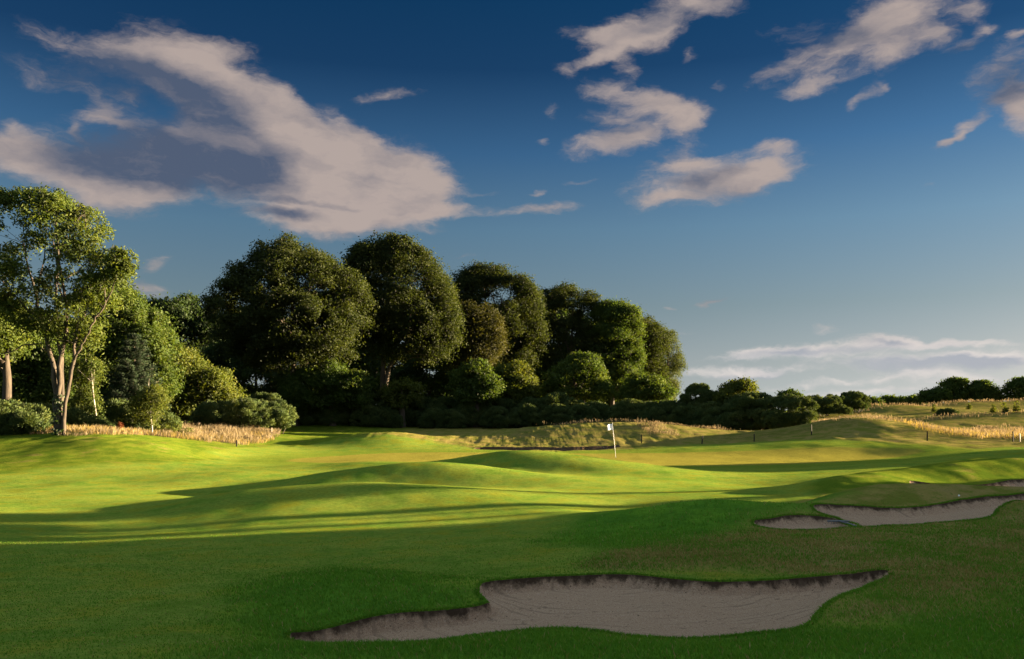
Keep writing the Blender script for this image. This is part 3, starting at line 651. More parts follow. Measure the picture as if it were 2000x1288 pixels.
def limbs(g, base_pts, base_rad, lobes, n, r0, start=.55):
    """boughs from the upper trunk out to some of the leaf masses"""
    base_pts = np.array(base_pts, float); k = rng.permutation(len(lobes))[:n]
    for j in k:
        t = rng.uniform(start, 1.0) * (len(base_pts) - 1); i = min(int(t), len(base_pts) - 2)
        a = base_pts[i] + (base_pts[i + 1] - base_pts[i]) * (t - i); c = lobes[j, :3]
        if c[2] < a[2] - .5: a = base_pts[max(i - 1, 0)]
        mid = (a + c) / 2 + np.array([rng.uniform(-.6, .6), rng.uniform(-.6, .6), rng.uniform(.1, .9)])
        pts = [a, a * .6 + mid * .4, mid, mid * .4 + c * .6, c]
        g.tube(pts, [r0, r0 * .8, r0 * .58, r0 * .38, r0 * .16], 6, knots=.12)
def crown_tree(name, label, cat, group, foot, outline, d, leafmat, barkmat='bark', trunk_px=None, trunk_r=.35, depth=.42,
               n_edge=70, n_in=90, rmin=.5, rmax=1.5, dens=26, leaf=.17, nl=14, ivy=False, gap=0.0, ragged=.8, **kw):
    """foot = (column, distance); outline in photo pixels at that distance"""
    fx = X(foot[0], d); fz = gz(fx, d) - .1; ft = (fx, d, fz)
    P = np.array(to_local(outline, d, ft)); P = rough_outline(P, ragged)
    width = P[:, 0].max() - P[:, 0].min()
    lob = lobes_in(P, depth * width, n_edge, n_in, rmin, rmax)
    root = empty(name, ft); tag(root, label, cat, group)
    g = Geo()
    top = P[:, 1].max(); bot = P[:, 1].min(); cx = P[:, 0].mean()
    if trunk_px is None:
        tp = [np.array([0, 0, -.3]), np.array([.05, 0, .5]), np.array([cx * .25, 0, max(bot, .4 * top) * .6 + .8]), np.array([cx * .6, .2, bot + (top - bot) * .35]), np.array([cx * .9, 0, bot + (top - bot) * .75])]
        g.tube(tp, [trunk_r * 1.5, trunk_r * 1.05, trunk_r * .9, trunk_r * .6, trunk_r * .15], 10, knots=.08)
        limbs(g, tp, None, lob, nl, trunk_r * .38, .4)
    else:
        first = None
        for pl, r0, r1 in trunk_px:
            tp = [np.array([X(px, d) - fx, dy, Zv(py, d) - fz]) for px, py, dy in pl]
            g.tube(tp, np.linspace(r0, r1, len(tp)) * (1 + .5 * (np.arange(len(tp)) == 0)), 10, knots=.08)
            limbs(g, tp, None, lob, max(3, nl // len(trunk_px)), r1 * .8, .6)
    g.build('trunk', MAT[barkmat], root)
    v, t = leaf_cloud(lob, dens, leaf, **kw)
    if gap:
        q = v.reshape(-1, 4, 3).mean(1); keep = fbm(q[:, 0] * .55 + q[:, 1] * .3, q[:, 2] * .75 + q[:, 1] * .4, 4) > -gap
        v = v.reshape(-1, 4, 3)[keep].reshape(-1, 3); t = t.reshape(-1, 4, 4)[keep].reshape(-1, 4)
    leaf_mesh('crown', v, t, MAT[leafmat], root)
    return root
def bush(name, label, cat, group, foot_px, d, outline, mat, per=95, ln=.17, wd=.032, rmin=.3, rmax=.75, n_edge=40, n_in=50, depth=.45, leafy=False, stem=True, **kw):
    fx = X(foot_px, d); fz = gz(fx, d) - .05; ft = (fx, d, fz)
    P = np.array(to_local(outline, d, ft)); P = catmull(P, 3)
    lob = lobes_in(P, depth * (P[:, 0].max() - P[:, 0].min()), n_edge, n_in, rmin, rmax)
    root = empty(name, ft); tag(root, label, cat, group)
    if leafy: v, t = leaf_cloud(lob, per, ln, **kw)
    else: v, t = spikes(lob, per, ln, wd, **kw)
    leaf_mesh('foliage', v, t, MAT[mat], root)
    if stem:
        g = Geo()
        for j in rng.permutation(len(lob))[:7]:
            c = lob[j, :3]; a = np.array([c[0] * .25 + rng.uniform(-.15, .15), c[1] * .25, -.15])
            g.tube([a, a * .5 + c * .5 + np.array([rng.uniform(-.2, .2), 0, .1]), c], [.06, .04, .015], 5, knots=.1)
        g.build('stems', MAT['bark'], root)
    return root
def copy_tree(o, name=None):
    c = o.copy(); COL.objects.link(c)
    for ch in list(o.children):
        k = ch.copy(); COL.objects.link(k); k.parent = c
    return c
def shade_wood():
    """the wood beyond the right edge of the view that shades the foreground"""
    s = np.array([math.sin(SUN_AZ), math.cos(SUN_AZ)]); n = np.array([-s[1], s[0]])
    def at(p, t): return n * p + s * t
    P0 = at(4, 62); d = P0[1]
    # one tall broad tree and one slender tree, built once and repeated
    def make(hw, h, bot, seed_name, dn=14):
        f = empty(seed_name, (0, 0, 0))
        out = [(-hw, bot + .25 * (h - bot)), (-hw * .95, bot + .6 * (h - bot)), (-hw * .5, h * .95), (0, h), (hw * .55, h * .94), (hw, bot + .55 * (h - bot)), (hw * .9, bot + .2 * (h - bot)), (hw * .3, bot), (-hw * .4, bot)]
        lob = lobes_in(catmull(out, 3), hw * .9, 40, 60, .6, 1.7)
        g = Geo(); tp = [np.array([0, 0, -.4]), np.array([.1, 0, h * .3]), np.array([0, .1, h * .7])]
        g.tube(tp, [.45, .32, .15], 8); limbs(g, tp, None, lob, 10, .14, .3); g.build('trunk', MAT['bark'], f)
        v, t = leaf_cloud(lob, dn, .24); leaf_mesh('crown', v, t, MAT['leaf_green'], f)
        return f
    big = make(4.2, 13.0, .8, 'broadleaf_tree'); slim = make(1.3, 9.5, 2.0, 'slender_tree'); high = make(1.3, 9.5, 5.0, 'slender_tree', 46)
    k = 0
    for (p, t, src, sc, sz) in SHADE:
        o = {'b': big, 's': slim, 'h': high}[src]
        c = copy_tree(o); q = at(p, t)
        c.location = (q[0], q[1], gz(*q)); c.rotation_euler.z = rng.uniform(0, 6.28); c.scale = (sc, sc, sz)
        tag(c, {'b': 'broad', 's': 'slender', 'h': 'high-crowned slender'}[src] + ' green tree of the wood out of view to the right of the bunkers', 'tree', 'trees of the wood on the right')
    for o in (big, slim, high):
        for ch in list(o.children): bpy.data.objects.remove(ch)
        bpy.data.objects.remove(o)
#        across, along the sun's direction, kind, width scale, height scale
SHADE = [(-12,55,'b',1,1),(-6,60,'b',1,1),(0,54,'b',1.05,1),(5,60,'b',1,1),(10.6,56,'b',1,1),(-18,60,'b',1,1),(-24,56,'b',1,1),
         (14.6,60,'b',.46,1),(18.7,62,'b',.46,1),(17.2,78,'b',.46,1.1),(19.0,80,'b',.38,1.1),(12,80,'b',.6,1.1),(15,86,'b',.46,1.1),(8,84,'b',.8,1.1),
         (23.5,58,'h',.95,1.04),(26.2,60,'h',.60,1.04),(21.75,63,'h',.42,1.08),
         (36.0,84,'s',1.0,.60),(38.2,88,'s',1.15,.72),(40.2,82,'s',.9,.62)]
def plant_trees():
    B = 'tall trees of the wood behind the hedge'
    bk = dict(dens=52, leaf=.125, m=10, flat=.78, spread=.42, up=.55, droop=.35, tiers=1.5)
    crown_tree('beech_tree', 'broad dark dome-crowned beech, leftmost of the tall trees behind the hedge', 'tree', B, (575, 0), [(412,602),(424,574),(448,543),(482,518),(498,498),(530,481),(572,477),(612,485),(642,503),(680,528),(700,545),(714,568),(722,620),(706,640),(692,680),(650,698),(606,716),(560,724),(508,714),(468,692),(436,660),(418,630)], 93, 'leaf_beech',
        n_edge=105, n_in=115, rmin=.5, rmax=1.6, ragged=.55, trunk_px=[([(575,835,0),(575,790,0),(573,730,0),(572,660,.3),(568,580,.5),(570,510,0)], .50, .10)], nl=26, gap=.27, **bk)
    crown_tree('beech_tree', 'tallest beech with a bare forked trunk showing above the hedge', 'tree', B, (752, 0), [(675,518),(692,494),(722,477),(760,465),(800,472),(826,494),(850,518),(880,540),(888,582),(904,640),(899,668),(868,702),(838,706),(806,694),(776,702),(742,690),(704,690),(684,640),(700,600),(680,560)], 102, 'leaf_beech',
        n_edge=105, n_in=115, rmin=.5, rmax=1.6, ragged=.55, trunk_px=[([(749,830,0),(749,780,0),(748,740,0),(750,690,0),(760,620,.3),(765,520,0)], .52, .12), ([(752,800,-.1),(754,750,-.2),(762,715,-.4),(790,690,-.7),(822,672,-1.0)], .36, .12)], nl=28, gap=.27, **bk)
    crown_tree('beech_tree', 'wide dark beech right of the tallest one, its crown level on top', 'tree', B, (965, 0), [(884,548),(902,530),(940,522),(990,529),(1030,546),(1050,566),(1058,620),(1066,655),(1040,705),(1020,740),(1000,712),(960,705),(920,694),(892,620)], 116, 'leaf_beech', n_edge=90, n_in=100, rmin=.5, rmax=1.6, ragged=.6, nl=18, gap=.27, **bk)
    crown_tree('copper_tree', 'small brownish tree in front of the wide dark beech', 'tree', B, (925, 0), [(888,612),(918,597),(958,610),(984,638),(976,675),(962,715),(936,745),(900,730),(884,680)], 107, 'leaf_beech_brown', n_edge=70, n_in=60, nl=8, depth=.38, **bk)
    crown_tree('oak_tree', 'open-topped tree with bare twigs in the middle of the wood', 'tree', B, (1110, 0), [(1058,582),(1078,564),(1108,553),(1128,570),(1150,572),(1166,588),(1158,608),(1140,620),(1160,650),(1180,700),(1176,745),(1120,755),(1070,745),(1048,690),(1060,640)], 122, 'leaf_beech', n_edge=90, n_in=70, rmax=1.2, nl=22, gap=.34, dens=40, leaf=.125, m=8, flat=.8, spread=.33)
    crown_tree('sycamore_tree', 'bright green tree with a rounded flat top, beside the open-topped tree', 'tree', B, (1195, 0), [(1138,612),(1160,596),(1195,587),(1228,590),(1244,610),(1250,660),(1256,720),(1244,775),(1180,780),(1150,730),(1132,670)], 122, 'leaf_green', n_edge=90, n_in=80, nl=10, dens=44, leaf=.13, m=9, spread=.36, flat=.8, gap=.34)
    crown_tree('lime_tree', 'olive green tree with a sloping crown, second from the right end of the wood', 'tree', B, (1258, 0), [(1226,626),(1262,622),(1286,642),(1300,700),(1296,765),(1250,785),(1222,725)], 128, 'leaf_beech', n_edge=80, n_in=60, nl=8, **bk)
    crown_tree('willow_tree', 'pale grey-green feathery tree at the right end of the wood', 'tree', B, (1305, 0), [(1280,652),(1308,646),(1324,676),(1334,716),(1328,755),(1308,782),(1276,780),(1268,710)], 131, 'leaf_willow', n_edge=80, n_in=50, rmin=.4, rmax=1.0, nl=8, dens=34, leaf=.13, m=8, aspect=.3, droop=.5)
    U = 'smaller trees and tall bushes under the wood'
    sm = dict(dens=34, leaf=.135, m=8, spread=.3, flat=.85)
    crown_tree('hazel_tree', 'light yellow-green young tree low at the foot of the wide dark beech', 'tree', U, (1015, 0), [(966,738),(996,706),(1026,706),(1052,738),(1060,770),(1010,785),(968,775)], 98, 'leaf_yellow', n_edge=60, n_in=40, rmax=1.0, nl=6, **sm)
    crown_tree('hazel_tree', 'rounded olive bush standing just above the hedge right of the forked trunk', 'bush', U, (930, 0), [(888,745),(905,716),(935,705),(962,722),(978,752),(970,785),(900,785)], 95, 'leaf_green', n_edge=60, n_in=40, rmax=.9, nl=6, **sm)
    crown_tree('hazel_tree', 'large rounded light-topped bush at the left end of the hedge', 'bush', U, (650, 0), [(552,760),(570,730),(610,716),(650,712),(690,726),(716,748),(722,785),(640,800),(560,795)], 93, 'leaf_green', n_edge=80, n_in=70, rmax=1.0, nl=8, **sm)
    crown_tree('hazel_tree', 'small pale yellow bush beside the base of the forked beech trunk', 'bush', U, (785, 0), [(756,764),(770,744),(795,740),(814,758),(818,782),(760,785)], 94, 'leaf_yellow', n_edge=40, n_in=30, rmax=.6, nl=4, **sm)
    crown_tree('sycamore_tree', 'bright green low tree under the open-topped tree at the hedge', 'tree', U, (1120, 0), [(1062,745),(1090,710),(1140,690),(1175,720),(1190,770),(1130,790),(1066,785)], 103, 'leaf_green', n_edge=60, n_in=50, rmax=1.0, nl=6, **sm)
    crown_tree('hazel_tree', 'dull green bush between the bright round-topped tree and the hedge', 'bush', U, (1270, 0), [(1215,760),(1240,735),(1285,742),(1310,765),(1305,790),(1220,790)], 101, 'leaf_green', n_edge=50, n_in=40, rmax=.8, nl=6, **sm)
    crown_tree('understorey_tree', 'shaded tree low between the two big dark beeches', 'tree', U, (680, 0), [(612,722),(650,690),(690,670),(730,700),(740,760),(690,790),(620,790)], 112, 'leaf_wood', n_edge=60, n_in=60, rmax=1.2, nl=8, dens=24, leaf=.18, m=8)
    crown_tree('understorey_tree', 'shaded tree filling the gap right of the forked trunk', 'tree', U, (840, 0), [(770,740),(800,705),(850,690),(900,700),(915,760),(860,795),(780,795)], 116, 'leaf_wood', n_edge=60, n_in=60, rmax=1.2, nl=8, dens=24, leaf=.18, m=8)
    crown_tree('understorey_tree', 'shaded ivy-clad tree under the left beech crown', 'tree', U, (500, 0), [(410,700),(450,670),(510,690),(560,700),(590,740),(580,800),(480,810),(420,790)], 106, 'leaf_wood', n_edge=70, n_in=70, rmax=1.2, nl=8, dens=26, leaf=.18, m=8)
    D = 'dark trees deep in the wood'
    dk = dict(dens=22, leaf=.2, m=9, spread=.45, flat=.85)
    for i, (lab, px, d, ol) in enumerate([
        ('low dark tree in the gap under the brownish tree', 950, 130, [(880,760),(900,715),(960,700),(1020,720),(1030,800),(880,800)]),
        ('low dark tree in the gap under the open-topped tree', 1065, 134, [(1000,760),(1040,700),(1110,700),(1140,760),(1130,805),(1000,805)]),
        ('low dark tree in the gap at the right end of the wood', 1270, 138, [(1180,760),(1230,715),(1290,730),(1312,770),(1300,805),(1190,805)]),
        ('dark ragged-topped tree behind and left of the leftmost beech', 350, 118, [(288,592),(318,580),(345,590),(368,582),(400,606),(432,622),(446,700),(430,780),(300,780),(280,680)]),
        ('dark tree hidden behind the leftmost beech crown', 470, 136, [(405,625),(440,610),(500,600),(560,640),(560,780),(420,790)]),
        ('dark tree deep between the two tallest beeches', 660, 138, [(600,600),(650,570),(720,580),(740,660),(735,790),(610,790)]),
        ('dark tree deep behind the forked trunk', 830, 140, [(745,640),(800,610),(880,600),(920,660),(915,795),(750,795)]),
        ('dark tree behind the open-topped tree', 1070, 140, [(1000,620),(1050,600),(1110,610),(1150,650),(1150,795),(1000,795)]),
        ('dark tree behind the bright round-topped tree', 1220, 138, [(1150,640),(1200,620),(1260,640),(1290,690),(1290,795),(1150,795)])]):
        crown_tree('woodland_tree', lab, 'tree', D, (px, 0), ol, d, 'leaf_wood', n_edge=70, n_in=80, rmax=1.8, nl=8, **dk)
    L = 'trees at the left edge of the course'
    lf = dict(dens=40, leaf=.115, m=9, spread=.30, flat=.85)
    crown_tree('sycamore_tree', 'large light green tree behind the multi-stemmed ash', 'tree', L, (255, 0), [(176,640),(186,580),(215,548),(245,552),(262,575),(300,602),(322,640),(334,690),(352,735),(330,790),(220,800),(172,770)], 74, 'leaf_green', n_edge=120, n_in=110, rmax=1.3, nl=14, gap=.34, **lf)
    crown_tree('hazel_tree', 'yellow-green sloping tree left of the leftmost beech', 'tree', L, (385, 0), [(306,720),(326,690),(352,680),(392,702),(424,728),(452,752),(466,790),(400,812),(310,810)], 78, 'leaf_yellow', n_edge=90, n_in=80, rmax=1.0, nl=8, **lf)
    crown_tree('maple_tree', 'bright green tree behind the bare trunk at the left edge', 'tree', L, (70, 0), [(-40,690),(10,640),(70,650),(110,690),(128,760),(120,815),(0,815),(-60,790)], 64, 'leaf_green', n_edge=110, n_in=90, rmax=1.1, nl=8, **lf)
    crown_tree('maple_tree', 'tree with a bare knobbly trunk at the left edge of the picture', 'tree', L, (12, 0), [(-120,620),(-60,560),(0,560),(40,580),(64,610),(50,650),(62,680),(20,705),(-40,700),(-110,690)], 54, 'leaf_ash', 'ash_bark',
        trunk_px=[([(13,830,0),(13,790,0),(14,740,0),(12,705,0),(6,660,.2),(-20,600,.3)], .34, .12), ([(10,712,0),(-12,690,.2),(-40,650,.3)], .2, .08)], n_edge=90, n_in=70, rmax=.9, nl=14, gap=.45, dens=44, leaf=.10, m=9, spread=.25)
    crown_tree('woodland_tree', 'dark tree in the gap behind the pine', 'tree', L, (250, 0), [(160,700),(210,650),(290,650),(350,720),(350,815),(170,815)], 88, 'leaf_wood', n_edge=70, n_in=70, rmax=1.4, nl=6, **dk)
    crown_tree('woodland_tree', 'dark tree behind the multi-stemmed ash trunk', 'tree', L, (120, 0), [(40,700),(100,640),(180,650),(210,720),(200,815),(50,815)], 84, 'leaf_green', n_edge=70, n_in=70, rmax=1.2, nl=6, **dk)
    # birches with pale trunks
    crown_tree('birch_tree', 'slim birch with a leaning white trunk and drooping leaves, right of the ash', 'tree', L, (200, 0), [(146,770),(150,720),(165,690),(185,698),(206,712),(196,740),(204,790),(206,838),(170,842),(148,830)], 57, 'leaf_ash', 'birch_bark',
        trunk_px=[([(201,850,-.5),(197,815,-.6),(192,780,-.6),(187,745,-.5),(181,705,-.2)], .065, .012)], n_edge=90, n_in=60, rmin=.25, rmax=.6, nl=10, depth=.3, dens=60, leaf=.065, m=8, spread=.16, droop=.8)
    crown_tree('birch_tree', 'young tree with a short pale trunk and an egg-shaped yellow-green crown', 'tree', L, (297, 0), [(266,800),(272,772),(290,757),(308,764),(318,795),(314,815),(296,822),(272,816)], 56, 'leaf_yellow', 'birch_bark',
        trunk_px=[([(297,858,0),(297,835,0),(297,815,-.2),(296,785,-.2),(295,750,-.4)], .055, .012)], n_edge=60, n_in=40, rmin=.2, rmax=.5, nl=8, depth=.4, dens=70, leaf=.06, m=8, spread=.14, droop=.4)
    pine(); ash(); gorse(); right_trees()
def pine():
    d = 64; fx = X(262, d); fz = gz(fx, d); ft = (fx, d, fz)
    root = empty('pine_tree', ft); tag(root, 'dark blue-green pine standing between the white birch and the young pale-trunked tree', 'tree', 'trees at the left edge of the course')
    g = Geo(); top = Zv(655, d) - fz
    g.tube([(0, 0, -.2), (.05, 0, top * .5), (0, 0, top)], [.16, .11, .02], 8)
    lob = []
    for k, h in enumerate(np.linspace(top * .18, top * .97, 12)):
        L = 2.2 * (1 - h / top) ** .75 + .25
        for a in np.linspace(0, 2 * math.pi, 8, endpoint=False) + k * .7:
            a += rng.uniform(-.25, .25); l = L * rng.uniform(.7, 1.15)
            e = np.array([math.cos(a) * l, math.sin(a) * l, h + .22 * l])
            g.tube([(0, 0, h), e * [.5, .5, 1] - [0, 0, .12 * l], e], [.035, .025, .012], 5)
            for q in (.35, .55, .75, 1.0): lob.append((e[0] * q, e[1] * q, h + (e[2] - h) * q, .16 + .14 * l * .5))
    g.build('trunk', MAT['bark'], root)
    v, t = spikes(np.array(lob), 120, .15, .018, up=.9, bottom=-.9); leaf_mesh('crown', v, t, MAT['pine_needles'], root)
def ash():
    d = 49; fx = X(120, d); fz = gz(fx, d) - .05; ft = np.array((fx, d, fz))
    root = empty('ash_tree', ft); tag(root, 'tall multi-stemmed ash on the grassy rise at the left, with an airy light green crown', 'tree', 'trees at the left edge of the course')
    g = Geo()
    def P(px, py, dy=0): return np.array([X(px, d) - fx, dy, Zv(py, d) - fz])
    stems = [([(113,855,0),(109,800,0),(108,745,0),(98,690,0),(84,640,.1),(70,610,.3),(62,575,.5),(45,520,.6),(30,470,.8)], .26, .05),
             ([(118,855,-.1),(117,790,-.1),(118,740,-.15),(122,690,-.1),(128,650,0),(127,600,.1),(120,545,.2),(110,500,.2),(105,440,.3),(110,390,.3)], .23, .045),
             ([(114,855,.2),(115,760,.3),(113,690,.4),(104,660,.5),(96,630,.8),(92,570,1.0),(90,500,1.1),(78,430,1.1)], .2, .04),
             ([(125,856,-.1),(130,800,-.2),(140,745,-.2),(148,700,-.2),(150,675,-.2),(156,640,0),(168,590,.2),(172,530,.3),(165,470,.3),(160,410,.2)], .17, .035),
             ([(148,702,-.2),(165,680,-.5),(185,655,-.8),(205,625,-1.0),(225,595,-1.2),(240,570,-1.3),(252,545,-1.4),(262,520,-1.4)], .10, .03),
             ([(128,650,0),(140,600,-.5),(130,560,-.9),(135,510,-1.1),(150,460,-1.2),(180,430,-1.2)], .09, .025),
             ([(98,690,0),(80,672,-.4),(62,676,-.8),(40,690,-1.0),(10,700,-1.1),(-25,705,-1.2)], .07, .02),
             ([(84,640,.1),(60,600,-.6),(35,570,-1.0),(15,530,-1.2),(-5,480,-1.2)], .09, .025),
             ([(120,545,.2),(140,520,1.0),(160,490,1.5),(200,470,1.6)], .07, .02),
             ([(62,575,.5),(55,520,1.4),(58,450,1.8),(60,400,1.8)], .07, .02),
             ([(225,595,-1.2),(222,560,-1.2),(220,530,-1.1),(232,500,-1.0)], .05, .015), ([(168,590,.2),(195,560,.4),(215,545,.5),(228,520,.5)], .05, .015)]
    tips = []
    for pl, r0, r1 in stems:
        pts = np.array([P(*q) for q in pl]); n = len(pts)
        tt = np.linspace(0, n - 1, n * 3); ii = np.minimum(tt.astype(int), n - 2); pts = pts[ii] + (pts[ii + 1] - pts[ii]) * (tt - ii)[:, None]
        pts[1:-1] += rng.normal(size=(len(pts) - 2, 3)) * .035
        g.tube(pts, 0.70 * np.linspace(r0, r1, len(pts)) * (1 + .25 * np.exp(-np.arange(len(pts)) / 1.5)), 10, knots=.14)
        for k in range(int(len(pts) * .45), len(pts), 2): tips.append((pts[k], 1 - k / len(pts)))
        tips.append((pts[-1], 0))
    crown = catmull([P(*q)[[0, 2]] for q in [(-60,380),(0,368),(30,374),(60,362),(110,370),(140,366),(175,400),(195,410),(210,450),(205,470),(226,492),(224,530),(236,560),(222,590),(205,600),(190,640),(185,668),(158,690),(140,676),(120,690),(96,650),(70,650),(40,640),(0,600),(-60,640),(-90,520)]], 3)
    blob = catmull([P(*q)[[0, 2]] for q in [(232,505),(252,488),(275,495),(284,520),(270,545),(250,556),(236,540)]], 3)
    lob = np.vstack([lobes_in(crown, 2.9, 110, 120, .3, .75), lobes_in(blob, .6, 26, 20, .2, .42) + np.array([0, -1.3, 0, 0])])
    # keep leaf masses near the boughs, and grow a twig to each
    T = np.array([t[0] for t in tips])
    keep = fbm(lob[:, 0] * .7 + 3, lob[:, 2] * .7, 3) > -.27
    lob = lob[keep]
    for c in lob:
        i = ((T - c[:3]) ** 2).sum(1).argmin(); a = T[i]
        m = (a + c[:3]) / 2 + rng.normal(size=3) * .12
        g.tube([a, m, c[:3]], [.017, .011, .005], 5, cap=False)
    tr = g.build('trunk', MAT['ash_bark'], root)
    v, t = leaf_cloud(lob, 62, .11, m=10, spread=.18, flat=.85, droop=.6, aspect=.38, up=.35)
    q = v.reshape(-1, 4, 3); c = q.mean(1); kp = fbm(c[:, 0] * 1.3, c[:, 2] * 1.3 + c[:, 1], 3) > -.34
    leaf_mesh('crown', q[kp].reshape(-1, 3), t.reshape(-1, 4, 4)[kp].reshape(-1, 4), MAT['leaf_ash'], root)
    il = []
    for k in range(46):
        h = rng.uniform(.0, 1) ** 1.3; px = 117 + rng.normal() * 5 * (1 - .4 * h); il.append((*P(px, 852 - 80 * h, -.22 + rng.uniform(-.12, .25)), .13))
    v, t = leaf_cloud(np.array(il), 260, .045, m=6, spread=.06, aspect=.8); leaf_mesh('ivy', v, t, MAT['ivy_leaf'], root)
def gorse():
    Gp = 'gorse bushes along the left edge and the hedge'
    kw = dict(per=150, ln=.15, wd=.030)
    for lab, px, d, ol, extra in [
        ('low gorse bush at the left edge of the picture', 40, 51, [(-40,852),(-50,810),(-10,784),(40,790),(75,800),(100,822),(104,850),(30,858)], {}),
        ('gorse bush just left of the ash trunk', 90, 55, [(44,850),(50,810),(80,792),(112,798),(130,820),(134,850)], {}),
        ('leafy gorse bush between the ash trunk and the white birch', 165, 56, [(126,850),(128,815),(150,800),(180,812),(206,825),(212,850)], {}),
        ('dark rounded gorse bush right of the white birch', 250, 59, [(204,850),(206,805),(228,782),(258,788),(290,800),(302,830),(300,852)], {}),
        ('small gorse bush behind the young pale-trunked tree', 325, 61, [(292,848),(300,812),(322,806),(342,822),(350,846)], {}),
        ('big bright-tipped gorse bush above the dry grass', 465, 73, [(392,838),(390,806),(408,790),(440,780),(480,778),(520,792),(540,812),(546,838),(470,842)], {}),
        ('small rounded gorse bush at the right end of the dry grass', 545, 75, [(510,838),(514,812),(532,798),(552,800),(566,820),(564,838)], {}),
        ('dark gorse mass behind the bright-tipped gorse bush', 370, 82, [(310,832),(316,790),(350,768),(400,766),(450,772),(480,800),(470,832)], {}),
        ('dark gorse bush behind the end of the dry grass', 520, 84, [(460,832),(470,790),(500,770),(540,772),(566,795),(570,830)], {}),
        ('tall gorse clump at the right end of the hedge, top right', 1480, 86, [(1420,835),(1425,790),(1450,768),(1490,772),(1520,790),(1530,836)], {}),
        ('sprawling gorse bush that ends the hedge on the right', 1550, 83, [(1490,838),(1490,800),(1510,778),(1545,772),(1580,784),(1590,806),(1584,832),(1540,840)], {}),
        ('gorse bush rising behind the right end of the hedge', 1365, 92, [(1325,825),(1330,775),(1350,752),(1378,750),(1398,768),(1408,825)], {}),
        ('small round bush alone on the far dune slope', 1850, 103, [(1830,819),(1834,806),(1848,799),(1862,803),(1869,816)], dict(n_edge=20, n_in=20)),
        ('gorse bank beyond the hedge end, under the far trees', 1615, 118, [(1560,805),(1568,780),(1600,772),(1640,776),(1658,800),(1650,812)], {}),
        ('rounded gorse bush beside the far gorse bank', 1672, 122, [(1640,800),(1646,772),(1670,765),(1690,778),(1702,800)], {})]:
        bush('gorse_bush', lab, 'bush', Gp, px, d, ol, 'gorse_needles', **{**kw, **extra})
    bush('elder_bush', 'yellow-green round-topped bush rising from the right part of the hedge', 'bush', Gp, 1445, 90, [(1398,800),(1404,768),(1424,748),(1450,742),(1470,752),(1482,776),(1480,810)], 'leaf_yellow', leafy=True, per=60, ln=.12, rmax=.8, spread=.25)
    bush('elder_bush', 'small leafy yellowish bush at the top of the hedge end', 'bush', Gp, 1540, 87, [(1522,790),(1526,768),(1544,764),(1560,774),(1566,795)], 'leaf_green', leafy=True, per=60, ln=.12, rmax=.6, spread=.22)
    # hedge: four gorse bushes built once, then repeated along the line
    H = 'gorse bushes of the dark hedge below the wood'
    var = []
    for j in range(4):
        hw = 2.1 + .2 * j; h = 3.3 + .15 * j
        ol = [(-hw, 0), (-hw * 1.05, h * .45), (-hw * .6, h * .85), (rng.uniform(-.4, .4), h), (hw * .6, h * .88), (hw * 1.05, h * .5), (hw, 0)]
        lob = lobes_in(catmull(ol, 3), hw * .85, 40, 55, .35, .85)
        r = empty('gorse_bush', (0, 0, 0)); v, t = spikes(lob, 95, .19, .040); leaf_mesh('foliage', v, t, MAT['gorse_needles'], r)
        g = Geo()
        for c in lob[:7, :3]: g.tube([(c[0] * .2, c[1] * .2, -.2), c * [.6, .6, .5], c], [.07, .045, .015], 5)
        g.build('stems', MAT['bark'], r); var.append(r)
    spots = []
    for px in np.arange(560, 1500, 44): spots.append((px + rng.uniform(-10, 10), 96 + rng.uniform(-1, 1.5) - max(0, px - 1200) * .03, rng.uniform(.92, 1.08), 0))
    for px in np.arange(585, 1480, 62): spots.append((px + rng.uniform(-14, 14), 93.5 + rng.uniform(-.6, .6) - max(0, px - 1200) * .03, rng.uniform(.62, .78), 1))
    k = 0
    for px, d, sc, row in sorted(spots):
        o = copy_tree(var[int(rng.integers(4))])
        o.location = (X(px, d), d, gz(X(px, d), d) - .05); o.rotation_euler.z = rng.choice([0, math.pi]) + rng.uniform(-.3, .3); o.scale = (sc * rng.uniform(.9, 1.1), sc, sc * rng.uniform(.9, 1.08))
        tag(o, 'dark green gorse bush in the front row of the hedge below the wood' if row else 'dark green gorse bush in the back row of the hedge below the wood', 'bush', H)
    for r in var:
        for ch in list(r.children): bpy.data.objects.remove(ch)
        bpy.data.objects.remove(r)
